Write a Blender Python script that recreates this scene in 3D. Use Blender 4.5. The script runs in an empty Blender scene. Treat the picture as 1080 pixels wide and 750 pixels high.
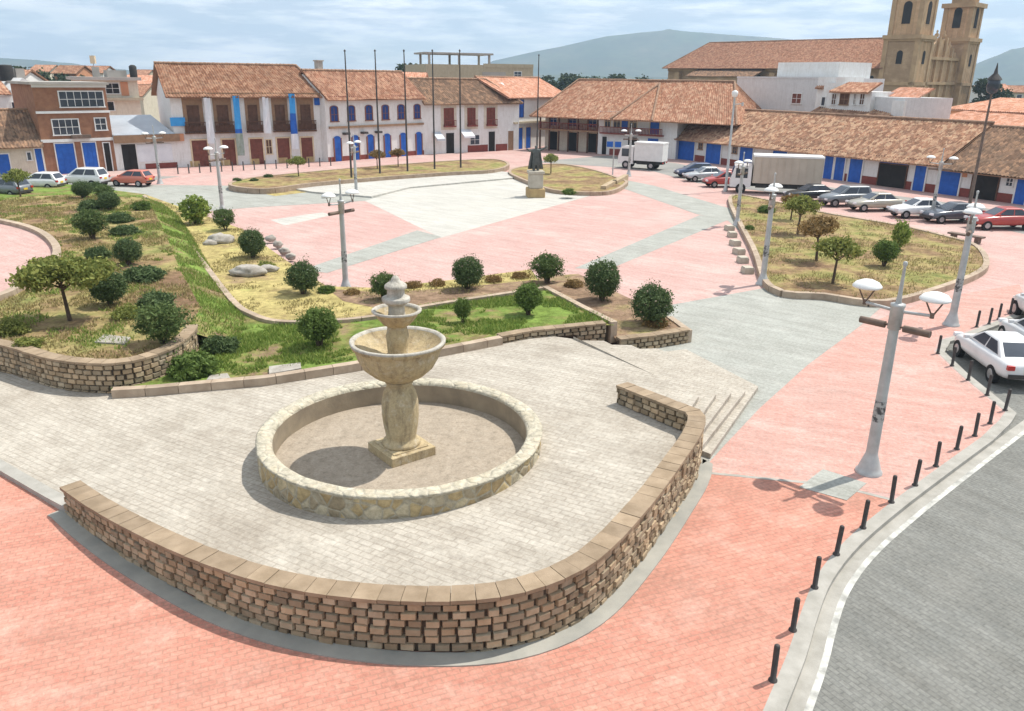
import bpy, bmesh, math, random
import numpy as np
from mathutils import Vector, Matrix, noise
from mathutils.geometry import tessellate_polygon
R_ = math.radians
rnd = random.Random(7)

# ------------------------------------------------------------------ camera
SC = bpy.context.scene
COL = SC.collection
CAM_H, PITCH, ROLL, FPX = 9.5, R_(19.2), R_(0.7), 840.0
_f = Vector((0, math.cos(PITCH), -math.sin(PITCH)))
_u0 = Vector((0, math.sin(PITCH), math.cos(PITCH)))
_r0 = Vector((1, 0, 0))
_r = _r0*math.cos(ROLL) + _u0*math.sin(ROLL)
_u = _u0*math.cos(ROLL) - _r0*math.sin(ROLL)
cam = bpy.data.cameras.new("camera")
cam.sensor_width = 36.0
cam.lens = FPX/1080*36.0
cam.clip_start = 0.1
cam.clip_end = 20000
cam_ob = bpy.data.objects.new("camera", cam)
COL.objects.link(cam_ob)
m = Matrix((_r, _u, -_f)).transposed().to_4x4()
m.translation = (0, 0, CAM_H)
cam_ob.matrix_world = m
SC.camera = cam_ob

# ------------------------------------------------------------------ light
SUN_DIR = Vector((-0.86, -0.50, -1.78)).normalized()
world = bpy.data.worlds.new("World")
SC.world = world
world.use_nodes = True
wn, wl = world.node_tree.nodes, world.node_tree.links
wn.clear()
wo = wn.new("ShaderNodeOutputWorld"); bg = wn.new("ShaderNodeBackground")
sky = wn.new("ShaderNodeTexSky"); sky.sky_type = 'NISHITA'; sky.sun_disc = False
sky.sun_elevation = R_(60.8); sky.sun_rotation = R_(60); sky.altitude = 2600
sky.air_density = 1.0; sky.dust_density = 2.5
tc = wn.new("ShaderNodeTexCoord"); mp = wn.new("ShaderNodeMapping")
mp.inputs['Scale'].default_value = (2.2, 2.2, 15.0)
cn = wn.new("ShaderNodeTexNoise"); cn.inputs['Scale'].default_value = 2.6
cn.inputs['Detail'].default_value = 7; cn.inputs['Roughness'].default_value = .55
cr = wn.new("ShaderNodeValToRGB")
cr.color_ramp.elements[0].position = .30; cr.color_ramp.elements[0].color = (.42, .42, .42, 1)
cr.color_ramp.elements[1].position = .62; cr.color_ramp.elements[1].color = (1, 1, 1, 1)
cn2 = wn.new("ShaderNodeTexNoise"); cn2.inputs['Scale'].default_value = 4.5
cn2.inputs['Detail'].default_value = 8; cn2.inputs['Roughness'].default_value = .6
ccol = wn.new("ShaderNodeValToRGB")
ccol.color_ramp.elements[0].position = .42; ccol.color_ramp.elements[0].color = (5.4, 6.2, 7.2, 1)
ccol.color_ramp.elements[1].position = .60; ccol.color_ramp.elements[1].color = (9.8, 10.0, 10.2, 1)
cmix = wn.new("ShaderNodeMixRGB")
wl.new(tc.outputs['Generated'], mp.inputs['Vector'])
wl.new(mp.outputs['Vector'], cn.inputs['Vector']); wl.new(mp.outputs['Vector'], cn2.inputs['Vector'])
wl.new(cn.outputs['Fac'], cr.inputs['Fac']); wl.new(cn2.outputs['Fac'], ccol.inputs['Fac'])
wl.new(cr.outputs['Color'], cmix.inputs['Fac'])
wl.new(sky.outputs['Color'], cmix.inputs['Color1']); wl.new(ccol.outputs['Color'], cmix.inputs['Color2'])
wl.new(cmix.outputs['Color'], bg.inputs['Color']); bg.inputs['Strength'].default_value = 0.118
wl.new(bg.outputs['Background'], wo.inputs['Surface'])
sl = bpy.data.lights.new("sun", 'SUN'); sl.energy = 4.4; sl.angle = R_(0.6); sl.color = (1, .95, .87)
so = bpy.data.objects.new("sun", sl); COL.objects.link(so)
so.rotation_euler = SUN_DIR.to_track_quat('-Z', 'Y').to_euler(); so.location = (40, 30, 80)
SC.view_settings.view_transform = 'Standard'
SC.view_settings.look = 'None'
SC.view_settings.gamma = 1.0
SC.view_settings.use_curve_mapping = False
SC.view_settings.exposure = 0.28

# ------------------------------------------------------------------ where things stand (surveyed from the photograph)
def ray(px, py):
    return _f + _r*((px-540)/FPX) - _u*((py-375)/FPX)
def G(px, py, z=0.0):
    d = ray(px, py); t = (z-CAM_H)/d.z
    return Vector((d.x*t, d.y*t, z))
def GS(px, py, fn):
    z = 0.3
    for _ in range(8):
        p = G(px, py, z); z = fn(p.x, p.y)
    return Vector((p.x, p.y, z))
def AY(px, py, Y):
    d = ray(px, py); t = Y/d.y
    return Vector((d.x*t, Y, CAM_H+d.z*t))
def zt(x, y=0):                                     # terrace surface, a gentle fall to the left
    return .12 + .0405*(min(max(x, -11), 4.6)+11)
def zg(x, y=0):                                     # garden soil
    return zt(x)+.2

# ------------------------------------------------------------------ helpers
def tag(o, label=None, cat=None, group=None, kind=None):
    if label: o['label'] = label
    if cat: o['category'] = cat
    if group: o['group'] = group
    if kind: o['kind'] = kind
    return o
def empty(name, loc, rz=0.0, label=None, cat=None, group=None):
    o = bpy.data.objects.new(name, None); COL.objects.link(o)
    o.location = loc; o.rotation_euler = (0, 0, rz); o.empty_display_size = .2
    return tag(o, label, cat, group)
KIDS = {}
def par(o, parent):
    if parent is not None:
        o.parent = parent; KIDS.setdefault(parent.name, []).append(o)
    return o
def copy_tree(o, parent=None):
    c = o.copy(); COL.objects.link(c)
    if parent is not None: par(c, parent)
    for ch in list(KIDS.get(o.name, [])): copy_tree(ch, c)
    return c
def place(o, loc, rz=0, s=1.0, label=None):
    o.location = loc; o.rotation_euler = (0, 0, rz)
    o.scale = s if isinstance(s, tuple) else (s, s, s)
    if label: o['label'] = label
    return o

class MB:
    def __init__(s):
        s.v = []; s.f = []; s.t = []; s.uv = []; s.has_uv = False; s.sm = []
    def add(s, vs, fs, tint=1.0, uvs=None, smooth=False):
        b = len(s.v); s.v += [tuple(p) for p in vs]
        for i, f in enumerate(fs):
            s.f.append(tuple(b+k for k in f)); s.t.append(tint); s.sm.append(smooth)
            if uvs: s.has_uv = True; s.uv.append([uvs[k] for k in f])
            else: s.uv.append([(0, 0)]*len(f))
        return s
    def box(s, x0, x1, y0, y1, z0, z1, tint=1.0, M=None):
        vs = [Vector((x, y, z)) for z in (z0, z1) for x, y in ((x0, y0), (x1, y0), (x1, y1), (x0, y1))]
        if M: vs = [M @ p for p in vs]
        return s.add(vs, [(3, 2, 1, 0), (4, 5, 6, 7), (0, 1, 5, 4), (1, 2, 6, 5), (2, 3, 7, 6), (3, 0, 4, 7)], tint)
    def cbox(s, c, sx, sy, sz, rz=0, tint=1.0):
        return s.box(-sx/2, sx/2, -sy/2, sy/2, -sz/2, sz/2, tint, Matrix.Translation(c) @ Matrix.Rotation(rz, 4, 'Z'))
    def tube(s, a, b, r0, r1=None, n=12, tint=1.0, caps=True):
        a, b = Vector(a), Vector(b); r1 = r0 if r1 is None else r1
        q = (b-a).to_track_quat('Z', 'Y')
        vs = []
        for p, r in ((a, r0), (b, r1)):
            for i in range(n):
                an = 2*math.pi*i/n
                vs.append(p + q @ Vector((r*math.cos(an), r*math.sin(an), 0)))
        s.add(vs, [(i, (i+1) % n, n+(i+1) % n, n+i) for i in range(n)], tint, smooth=True)
        if caps:
            s.add(vs[:n], [tuple(reversed(range(n)))], tint); s.add(vs[n:], [tuple(range(n))], tint)
        return s
    def lathe(s, prof, n=32, c=(0, 0, 0), tint=1.0, jit=0.0):
        c = Vector(c); vs = []
        for r, z in prof:
            for i in range(n):
                an = 2*math.pi*i/n
                rr = r*(1+jit*(noise.noise(Vector((math.cos(an)*2, math.sin(an)*2, z*3)))))
                vs.append(c+Vector((rr*math.cos(an), rr*math.sin(an), z+jit*.3*noise.noise(Vector((math.cos(an)*5, math.sin(an)*5, r))))))
        fs = []
        for j in range(len(prof)-1):
            for i in range(n):
                k = (i+1) % n
                fs.append((j*n+i, j*n+k, (j+1)*n+k, (j+1)*n+i))
        return s.add(vs, fs, tint, smooth=True)
    def prism(s, poly, y0, y1, tint=1.0, M=None):     # polygon in x,z pushed along y
        n = len(poly)
        vs = [Vector((x, y0, z)) for x, z in poly]+[Vector((x, y1, z)) for x, z in poly]
        if M: vs = [M @ p for p in vs]
        return s.add(vs, [tuple(range(n)), tuple(reversed(range(n, 2*n)))]+[(i, n+i, n+(i+1) % n, (i+1) % n) for i in range(n)], tint)
    def build(s, name, mat, parent=None, smooth=None, recalc=False):
        me = bpy.data.meshes.new(name)
        me.from_pydata(s.v, [], s.f); me.materials.append(mat)
        sm = s.sm if smooth is None else [smooth]*len(s.f)
        me.polygons.foreach_set('use_smooth', sm)
        ln = [len(f) for f in s.f]
        ca = me.color_attributes.new('tint', 'FLOAT_COLOR', 'CORNER')
        arr = []
        for t, k in zip(s.t, ln):
            c = (t, t, t, 1) if isinstance(t, (int, float)) else (*t, 1)
            arr += list(c)*k
        ca.data.foreach_set('color', arr)
        if s.has_uv:
            ul = me.uv_layers.new(name='uv')
            ul.data.foreach_set('uv', [x for f in s.uv for p in f for x in p])
        me.update()
        if recalc:
            bm = bmesh.new(); bm.from_mesh(me); bmesh.ops.recalc_face_normals(bm, faces=bm.faces); bm.to_mesh(me); bm.free()
        o = bpy.data.objects.new(name, me); COL.objects.link(o)
        return par(o, parent)

# ------------------------------------------------------------------ materials
def newmat(name):
    mt = bpy.data.materials.new(name); mt.use_nodes = True
    nt = mt.node_tree; nt.nodes.clear()
    out = nt.nodes.new("ShaderNodeOutputMaterial"); bs = nt.nodes.new("ShaderNodeBsdfPrincipled")
    nt.links.new(bs.outputs[0], out.inputs[0])
    return mt, nt, bs
def NZ(nt, vec, scale, detail=5, rough=.6):
    n = nt.nodes.new("ShaderNodeTexNoise"); n.inputs['Scale'].default_value = scale
    n.inputs['Detail'].default_value = detail; n.inputs['Roughness'].default_value = rough
    nt.links.new(vec, n.inputs['Vector']); return n.outputs['Fac']
def RAMP(nt, fac, stops):
    r = nt.nodes.new("ShaderNodeValToRGB"); e = r.color_ramp.elements
    while len(e) < len(stops): e.new(.5)
    for k, (p, c) in enumerate(stops):
        e[k].position = p; e[k].color = (*c, 1) if len(c) == 3 else c
    nt.links.new(fac, r.inputs['Fac']); return r.outputs['Color']
def MIX(nt, a, b, fac, mode='MIX'):
    x = nt.nodes.new("ShaderNodeMixRGB"); x.blend_type = mode
    for sock, val in ((x.inputs['Fac'], fac), (x.inputs['Color1'], a), (x.inputs['Color2'], b)):
        if hasattr(val, 'links'): nt.links.new(val, sock)
        elif isinstance(val, (int, float)): sock.default_value = val
        else: sock.default_value = (*val, 1)
    return x.outputs['Color']
def BUMP(nt, bs, h, strength, dist=.02):
    b = nt.nodes.new("ShaderNodeBump"); b.inputs['Strength'].default_value = strength; b.inputs['Distance'].default_value = dist
    nt.links.new(h, b.inputs['Height']); nt.links.new(b.outputs[0], bs.inputs['Normal'])
def COORD(nt, kind='Object', rot=0):
    t = nt.nodes.new("ShaderNodeTexCoord"); v = t.outputs[kind]
    if rot:
        mpn = nt.nodes.new("ShaderNodeMapping"); mpn.inputs['Rotation'].default_value = (0, 0, rot)
        nt.links.new(v, mpn.inputs['Vector']); v = mpn.outputs['Vector']
    return v
def M(name, c1, c2=None, scale=2.0, rough=.85, bump=0.0, bscale=25.0, tint=False, metal=0.0, spec=.3, bdist=.02, lo=.35, hi=.65):
    mt, nt, bs = newmat(name); v = COORD(nt)
    c2 = c2 or tuple(x*.8 for x in c1)
    col = RAMP(nt, NZ(nt, v, scale, 6), [(lo, c1), (hi, c2)])
    if tint:
        a = nt.nodes.new("ShaderNodeAttribute"); a.attribute_name = 'tint'
        col = MIX(nt, col, a.outputs['Color'], 1.0, 'MULTIPLY')
    nt.links.new(col, bs.inputs['Base Color'])
    bs.inputs['Roughness'].default_value = rough; bs.inputs['Metallic'].default_value = metal
    bs.inputs['Specular IOR Level'].default_value = spec
    if bump: BUMP(nt, bs, NZ(nt, v, bscale, 8, .7), bump, bdist)
    return mt
def PAVE(name, c1, c2, mortar, bw, bh, rot=0.0, ms=.012, stain=(.55, .5, .45), amount=.35, sscale=.35, bump=.3, rough=.85, worn=None, wamt=.0):
    mt, nt, bs = newmat(name); v = COORD(nt, 'Object', rot)
    b = nt.nodes.new("ShaderNodeTexBrick"); nt.links.new(v, b.inputs['Vector'])
    b.inputs['Color1'].default_value = (*c1, 1); b.inputs['Color2'].default_value = (*c2, 1); b.inputs['Mortar'].default_value = (*mortar, 1)
    b.inputs['Scale'].default_value = 1; b.inputs['Brick Width'].default_value = bw; b.inputs['Row Height'].default_value = bh
    b.inputs['Mortar Size'].default_value = ms; b.inputs['Mortar Smooth'].default_value = .3
    col = b.outputs['Color']
    big = NZ(nt, v, sscale, 8, .62)
    sf = RAMP(nt, big, [(.48, (0, 0, 0)), (.72, (amount,)*3)])
    col = MIX(nt, col, stain, sf)
    if worn:
        wf = RAMP(nt, NZ(nt, v, sscale*2.3, 9, .7), [(.5, (0, 0, 0)), (.75, (wamt,)*3)])
        col = MIX(nt, col, worn, wf)
    mpn = nt.nodes.new('ShaderNodeMapping'); mpn.inputs['Scale'].default_value = (.35, 2.2, 1); nt.links.new(v, mpn.inputs['Vector'])
    strk = RAMP(nt, NZ(nt, mpn.outputs[0], 1.0, 8, .7), [(.35, (.86, .85, .84)), (.65, (1.07,)*3)])
    col = MIX(nt, col, strk, 1.0, 'MULTIPLY')
    fine = RAMP(nt, NZ(nt, v, 9, 6, .75), [(.3, (.74,)*3), (.7, (1.16,)*3)])
    col = MIX(nt, col, fine, 1.0, 'MULTIPLY')
    nt.links.new(col, bs.inputs['Base Color']); bs.inputs['Roughness'].default_value = rough
    bs.inputs['Specular IOR Level'].default_value = .08
    h = MIX(nt, b.outputs['Fac'], NZ(nt, v, 30, 5, .7), .4)
    inv = nt.nodes.new("ShaderNodeInvert"); nt.links.new(h, inv.inputs['Color'])
    BUMP(nt, bs, inv.outputs['Color'], bump, .02)
    return mt
def GROUND(name, stops, scale=.6, fine=7.0, bump=.6):
    mt, nt, bs = newmat(name); v = COORD(nt)
    a = NZ(nt, v, scale, 9, .68)
    col = RAMP(nt, a, stops)
    f = RAMP(nt, NZ(nt, v, fine, 8, .8), [(.25, (.55, .55, .5)), (.5, (1, 1, 1)), (.75, (1.3, 1.28, 1.15))])
    col = MIX(nt, col, f, 1.0, 'MULTIPLY')
    f2 = RAMP(nt, NZ(nt, v, fine*.28, 7, .75), [(.36, (.62, .60, .56)), (.6, (1.15, 1.13, 1.08))])
    col = MIX(nt, col, f2, 1.0, 'MULTIPLY')
    nt.links.new(col, bs.inputs['Base Color']); bs.inputs['Roughness'].default_value = 1; bs.inputs['Specular IOR Level'].default_value = .05
    BUMP(nt, bs, NZ(nt, v, 14, 8, .8), bump, .08)
    return mt
def ROOF(name, c1, c2, c3, dark):
    mt, nt, bs = newmat(name)
    t = nt.nodes.new("ShaderNodeUVMap"); v = t.outputs[0]
    mpn = nt.nodes.new("ShaderNodeMapping"); mpn.inputs['Scale'].default_value = (3.6, 2.4, 1); nt.links.new(v, mpn.inputs['Vector'])
    vo = nt.nodes.new("ShaderNodeTexVoronoi"); vo.inputs['Scale'].default_value = 1.0; nt.links.new(mpn.outputs[0], vo.inputs['Vector'])
    sep = nt.nodes.new("ShaderNodeSeparateColor"); nt.links.new(vo.outputs['Color'], sep.inputs[0])
    col = RAMP(nt, sep.outputs[0], [(.15, c2), (.5, c1), (.85, c3)])
    st = RAMP(nt, NZ(nt, v, .7, 9, .75), [(.45, (0, 0, 0)), (.7, (.7,)*3)])
    col = MIX(nt, col, dark, st)
    sp = RAMP(nt, NZ(nt, v, 1.8, 6, .8), [(.3, (.6,)*3), (.7, (1.25,)*3)])
    col = MIX(nt, col, sp, 1.0, 'MULTIPLY')
    nt.links.new(col, bs.inputs['Base Color']); bs.inputs['Roughness'].default_value = 1; bs.inputs['Specular IOR Level'].default_value = .0
    BUMP(nt, bs, sp, .5, .05)
    return mt
def LEAF(name, c, c2, trans=.3):
    mt, nt, bs = newmat(name)
    a = nt.nodes.new("ShaderNodeAttribute"); a.attribute_name = 'tint'
    sep = nt.nodes.new("ShaderNodeSeparateColor"); nt.links.new(a.outputs['Color'], sep.inputs[0])
    col = RAMP(nt, sep.outputs[0], [(0, c), (1, c2)])
    nt.links.new(col, bs.inputs['Base Color']); bs.inputs['Roughness'].default_value = .7; bs.inputs['Specular IOR Level'].default_value = .2
    tr = nt.nodes.new("ShaderNodeBsdfTranslucent"); nt.links.new(col, tr.inputs['Color'])
    mx = nt.nodes.new("ShaderNodeMixShader"); mx.inputs[0].default_value = trans
    nt.links.new(bs.outputs[0], mx.inputs[1]); nt.links.new(tr.outputs[0], mx.inputs[2])
    out = [n for n in nt.nodes if n.type == 'OUTPUT_MATERIAL'][0]
    nt.links.new(mx.outputs[0], out.inputs[0])
    return mt

MT = {}
MT['earth'] = GROUND('earth', [(.3, (.10, .13, .06)), (.5, (.16, .15, .09)), (.7, (.22, .2, .14))], .01, .2, .1)
MT['pave_pink'] = PAVE('pave_pink', (.56, .365, .325), (.505, .315, .28), (.47, .33, .30), .22, .11, R_(38), .014, (.52, .43, .39), .7, .16, .25, worn=(.62, .48, .43), wamt=.6)
MT['pave_mid'] = PAVE('pave_mid', (.59, .335, .28), (.52, .285, .235), (.47, .31, .27), .22, .11, R_(20), .014, (.47, .33, .285), .75, .3, .3, worn=(.60, .46, .41), wamt=.7)
MT['pave_red'] = PAVE('pave_red', (.60, .285, .215), (.52, .235, .175), (.44, .235, .175), .24, .12, R_(-22), .016, (.40, .225, .17), .75, .4, .35, worn=(.60, .37, .30), wamt=.8)
MT['terrace'] = PAVE('terrace', (.485, .445, .38), (.43, .39, .33), (.375, .335, .28), .34, .17, R_(32), .018, (.30, .26, .21), .75, .35, .3, worn=(.54, .50, .43), wamt=.75)
MT['path_grey'] = PAVE('path_grey', (.375, .38, .345), (.35, .355, .32), (.325, .33, .295), .9, .9, R_(38), .012, (.29, .29, .26), .7, .3, .2, worn=(.47, .465, .425), wamt=.7)
MT['concrete_pale'] = PAVE('concrete_pale', (.52, .505, .455), (.485, .47, .43), (.45, .44, .40), 1.5, 1.5, R_(38), .02, (.46, .45, .41), .5, .12, .15, worn=(.62, .60, .54), wamt=.5)
MT['asphalt'] = PAVE('asphalt', (.225, .225, .205), (.20, .20, .183), (.17, .17, .158), .22, .11, R_(60), .014, (.27, .265, .24), .6, .35, .3, worn=(.165, .17, .16), wamt=.6)
MT['asphalt_far'] = M('asphalt_far', (.30, .29, .26), (.22, .22, .21), .25, .9, .1)
MT['white_line'] = M('white_line', (.58, .57, .52), (.30, .295, .27), 3.5, .85, lo=.40, hi=.66)
MT['kerb'] = M('kerb', (.40, .38, .34), (.30, .285, .25), 2.0, .9, .3)
MT['kerb_brown'] = M('kerb_brown', (.42, .325, .24), (.31, .225, .16), 2.5, .9, .3)
MT['strip'] = M('strip', (.27, .265, .235), (.36, .345, .30), 1.2, .9, .2)
MT['block'] = M('block', (.44, .345, .23), (.33, .25, .16), 3.0, .95, .7, 22, True)
MT['mortar'] = M('mortar', (.09, .07, .05), (.05, .04, .03), 5)
MT['coping'] = M('coping', (.35, .265, .18), (.25, .185, .12), 2.2, .9, .4, 25, True)
def weathered(name, c1, c2, dark, light, amt=.75, bump=.8, zs=.8):
    mt, nt, bs = newmat(name); v = COORD(nt)
    col = RAMP(nt, NZ(nt, v, 1.8, 8, .7), [(.35, c1), (.65, c2)])
    mpn = nt.nodes.new("ShaderNodeMapping"); mpn.inputs['Scale'].default_value = (5, 5, zs); nt.links.new(v, mpn.inputs['Vector'])
    st = RAMP(nt, NZ(nt, mpn.outputs[0], 1.0, 8, .7), [(.5, (0, 0, 0)), (.68, (amt,)*3)])
    col = MIX(nt, col, dark, st)
    lt = RAMP(nt, NZ(nt, v, 4.5, 8, .75), [(.52, (0, 0, 0)), (.7, (.7,)*3)])
    col = MIX(nt, col, light, lt)
    fi = RAMP(nt, NZ(nt, v, 16, 8, .8), [(.3, (1-.43*amt,)*3), (.7, (1+.2*amt,)*3)])
    col = MIX(nt, col, fi, 1.0, 'MULTIPLY')
    nt.links.new(col, bs.inputs['Base Color']); bs.inputs['Roughness'].default_value = .95; bs.inputs['Specular IOR Level'].default_value = .15
    BUMP(nt, bs, MIX(nt, NZ(nt, v, 14, 9, .75), NZ(nt, v, 3, 5), .4), bump, .035)
    return mt
MT['foun'] = weathered('foun', (.56, .46, .28), (.44, .34, .20), (.22, .17, .11), (.60, .55, .44))
MT['foun_rim'] = weathered('foun_rim', (.54, .51, .44), (.44, .41, .35), (.25, .22, .18), (.62, .60, .55))
MT['foun_floor'] = weathered('foun_floor', (.43, .36, .28), (.34, .285, .22), (.24, .20, .15), (.47, .41, .33))
def stone_wall(name='rubble', k=1.0, g0=0.0):
    mt, nt, bs = newmat(name); v = COORD(nt)
    vo = nt.nodes.new("ShaderNodeTexVoronoi"); vo.inputs['Scale'].default_value = 3.2; nt.links.new(v, vo.inputs['Vector'])
    ve = nt.nodes.new("ShaderNodeTexVoronoi"); ve.feature = 'DISTANCE_TO_EDGE'; ve.inputs['Scale'].default_value = 3.2; nt.links.new(v, ve.inputs['Vector'])
    sep = nt.nodes.new("ShaderNodeSeparateColor"); nt.links.new(vo.outputs['Color'], sep.inputs[0])
    col = RAMP(nt, sep.outputs[0], [(.1, (.42*k, (.31+g0)*k, (.17+g0*1.6)*k)), (.4, (.53*k, (.42+g0)*k, (.24+g0*1.6)*k)), (.65, (.56*k, (.50+g0)*k, (.38+g0)*k)), (.9, (.33*k, (.27+g0)*k, (.185+g0)*k))])
    e = RAMP(nt, ve.outputs[0], [(.02, (1, 1, 1)), (.09, (0, 0, 0))])
    col = MIX(nt, col, (.42, .38, .30), e)
    if name != 'rubble': col = MIX(nt, col, (.55, .50, .42), .68)
    g = RAMP(nt, NZ(nt, v, 6, 8, .75), [(.3, (.55, .55, .5)), (.7, (1.2, 1.2, 1.15))])
    col = MIX(nt, col, g, 1.0, 'MULTIPLY')
    nt.links.new(col, bs.inputs['Base Color']); bs.inputs['Roughness'].default_value = .95
    h = RAMP(nt, ve.outputs[0], [(0, (0, 0, 0)), (.15, (1, 1, 1))])
    BUMP(nt, bs, MIX(nt, h, NZ(nt, v, 20, 6), .4), .8, .05)
    return mt
MT['rubble'] = stone_wall()
MT['rim_stone'] = stone_wall('rim_stone', 1.0, .03)
MT['grass_lawn'] = GROUND('grass_lawn', [(.38, (.22, .145, .095)), (.47, (.29, .21, .12)), (.53, (.34, .28, .135)), (.60, (.26, .25, .10)), (.72, (.16, .20, .07))], .32, 6)
MT['grass_green'] = GROUND('grass_green', [(.36, (.27, .19, .13)), (.44, (.24, .23, .09)), (.52, (.165, .24, .06)), (.66, (.20, .29, .07)), (.78, (.29, .31, .11))], .55, 6)
MT['grass_yellow'] = GROUND('grass_yellow', [(.34, (.30, .22, .14)), (.44, (.42, .345, .16)), (.6, (.46, .40, .175)), (.74, (.29, .34, .11))], .35, 6)
MT['soil'] = GROUND('soil', [(.35, (.22, .15, .105)), (.52, (.30, .21, .15)), (.64, (.34, .29, .14)), (.8, (.2, .24, .08))], .5, 6)
MT['blade_dry'] = LEAF('blade_dry', (.22, .18, .075), (.44, .37, .17), .3)
MT['blade'] = LEAF('blade', (.11, .20, .03), (.33, .38, .10), .3)
MT['leaf_dark'] = LEAF('leaf_dark', (.06, .10, .038), (.135, .185, .072), .25)
MT['leaf_green'] = LEAF('leaf_green', (.065, .11, .035), (.16, .21, .07), .28)
MT['leaf_mid'] = LEAF('leaf_mid', (.08, .13, .03), (.17, .24, .06), .3)
MT['leaf_light'] = LEAF('leaf_light', (.12, .19, .03), (.36, .42, .11), .35)
MT['leaf_olive'] = LEAF('leaf_olive', (.13, .165, .04), (.32, .33, .09), .3)
MT['leaf_brown'] = LEAF('leaf_brown', (.17, .115, .045), (.36, .24, .10), .3)
MT['leaf_far'] = LEAF('leaf_far', (.03, .05, .025), (.08, .11, .05), .1)
MT['bark'] = M('bark', (.12, .085, .06), (.07, .05, .035), 6, .95, .4)
MT['rock'] = M('rock', (.45, .42, .37), (.30, .27, .23), 2.5, .95, .8, 10, bdist=.05)
MT['galv'] = M('galv', (.50, .51, .50), (.38, .39, .38), 3, .5, .1, 20, metal=.25, spec=.5)
MT['dish'] = M('dish', (.80, .80, .78), (.70, .70, .68), 3, .45, spec=.5)
MT['dark_metal'] = M('dark_metal', (.045, .042, .04), (.07, .06, .055), 4, .6)
MT['brown_metal'] = M('brown_metal', (.20, .14, .11), (.12, .09, .07), 4, .7)
MT['stickers'] = M('stickers', (.42, .42, .40), (.08, .08, .08), 7, .7, lo=.44, hi=.56)
MT['black'] = M('black', (.02, .02, .02), (.035, .033, .03), 4, .7)
MT['white_wall'] = weathered('white_wall', (.78, .78, .76), (.70, .69, .66), (.48, .44, .38), (.80, .80, .79), .4, .2, .5)
MT['cream_wall'] = weathered('cream_wall', (.68, .62, .50), (.58, .52, .42), (.40, .34, .26), (.70, .65, .55), .45, .2, .5)
MT['grey_wall'] = weathered('grey_wall', (.66, .67, .67), (.58, .59, .59), (.42, .41, .39), (.70, .70, .70), .45, .2, .4)
MT['tan_wall'] = weathered('tan_wall', (.50, .43, .31), (.41, .35, .25), (.30, .25, .18), (.54, .48, .37), .5, .2, .4)
MT['maroon'] = M('maroon', (.24, .06, .045), (.18, .05, .04), 2, .8)
MT['blue'] = M('blue', (.02, .12, .48), (.015, .09, .38), 2, .5)
MT['darkblue'] = M('darkblue', (.02, .06, .24), (.015, .045, .17), 2, .5)
MT['skyblue'] = M('skyblue', (.06, .34, .70), (.05, .28, .62), 2, .7)
MT['banner_white'] = M('banner_white', (.72, .74, .76), (.62, .64, .67), 1, .8)
MT['wood_dark'] = M('wood_dark', (.13, .065, .04), (.08, .04, .025), 3, .7)
MT['wood_red'] = M('wood_red', (.20, .065, .045), (.13, .045, .03), 3, .7)
MT['wood_mid'] = M('wood_mid', (.32, .20, .12), (.24, .15, .09), 3, .8)
MT['glass_dark'] = M('glass_dark', (.03, .04, .055), (.05, .06, .08), 1, .12, spec=.6)
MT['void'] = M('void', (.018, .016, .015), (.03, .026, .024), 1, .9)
MT['frame_white'] = M('frame_white', (.74, .74, .72), (.66, .66, .64), 2, .7)
MT['frame_cream'] = M('frame_cream', (.70, .58, .40), (.60, .48, .32), 2, .8)
MT['metal_roof'] = M('metal_roof', (.52, .56, .60), (.44, .48, .52), .6, .5, spec=.4)
MT['church'] = PAVE('church', (.66, .44, .26), (.52, .34, .195), (.42, .29, .18), 1.1, .5, 0, .05, (.36, .25, .16), .7, .16, .4, worn=(.72, .53, .35), wamt=.7)
MT['church_trim'] = M('church_trim', (.52, .36, .21), (.38, .26, .155), .5, .95)
MT['orange_wall'] = M('orange_wall', (.56, .27, .15), (.46, .22, .12), .8, .9)
MT['grey_conc'] = M('grey_conc', (.42, .39, .35), (.32, .30, .27), .5, .9)
def brickmat():
    return PAVE('brick_wall', (.30, .15, .09), (.25, .12, .07), (.30, .22, .17), .25, .08, 0, .01, (.2, .12, .08), .4, .5, .1)
MT['brick_wall'] = M('brick_wall', (.33, .17, .10), (.24, .115, .07), 1.5, .9, .3, 12)
MT['tile_brown'] = ROOF('tile_brown', (.31, .165, .105), (.24, .12, .075), (.39, .23, .15), (.19, .12, .085))
MT['tile_red'] = ROOF('tile_red', (.37, .19, .125), (.28, .14, .09), (.46, .27, .18), (.23, .145, .105))
MT['tile_orange'] = ROOF('tile_orange', (.43, .225, .145), (.34, .165, .105), (.53, .33, .225), (.28, .175, .12))
MT['tile_dark'] = ROOF('tile_dark', (.25, .16, .11), (.18, .115, .08), (.36, .22, .14), (.13, .105, .08))
MT['tile_mixed'] = ROOF('tile_mixed', (.40, .22, .14), (.26, .145, .095), (.53, .35, .23), (.19, .13, .095))
MT['tile_salmon'] = ROOF('tile_salmon', (.60, .30, .20), (.50, .24, .15), (.68, .40, .29), (.46, .27, .20))
MT['bronze'] = M('bronze', (.06, .065, .06), (.10, .11, .10), 4, .5, metal=.4, spec=.5)
MT['plinth'] = M('plinth', (.50, .46, .38), (.38, .34, .27), 1.5, .9, .3)
MT['plinth_low'] = M('plinth_low', (.50, .37, .18), (.38, .26, .13), 2, .9, .3)
MT['skin'] = M('skin', (.40, .24, .17), (.36, .21, .15), 4, .6)
MT['cloth_blue'] = M('cloth_blue', (.05, .16, .45), (.04, .12, .36), 5, .9)
MT['hair'] = M('hair', (.02, .015, .012), (.03, .02, .018), 5, .6)
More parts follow.
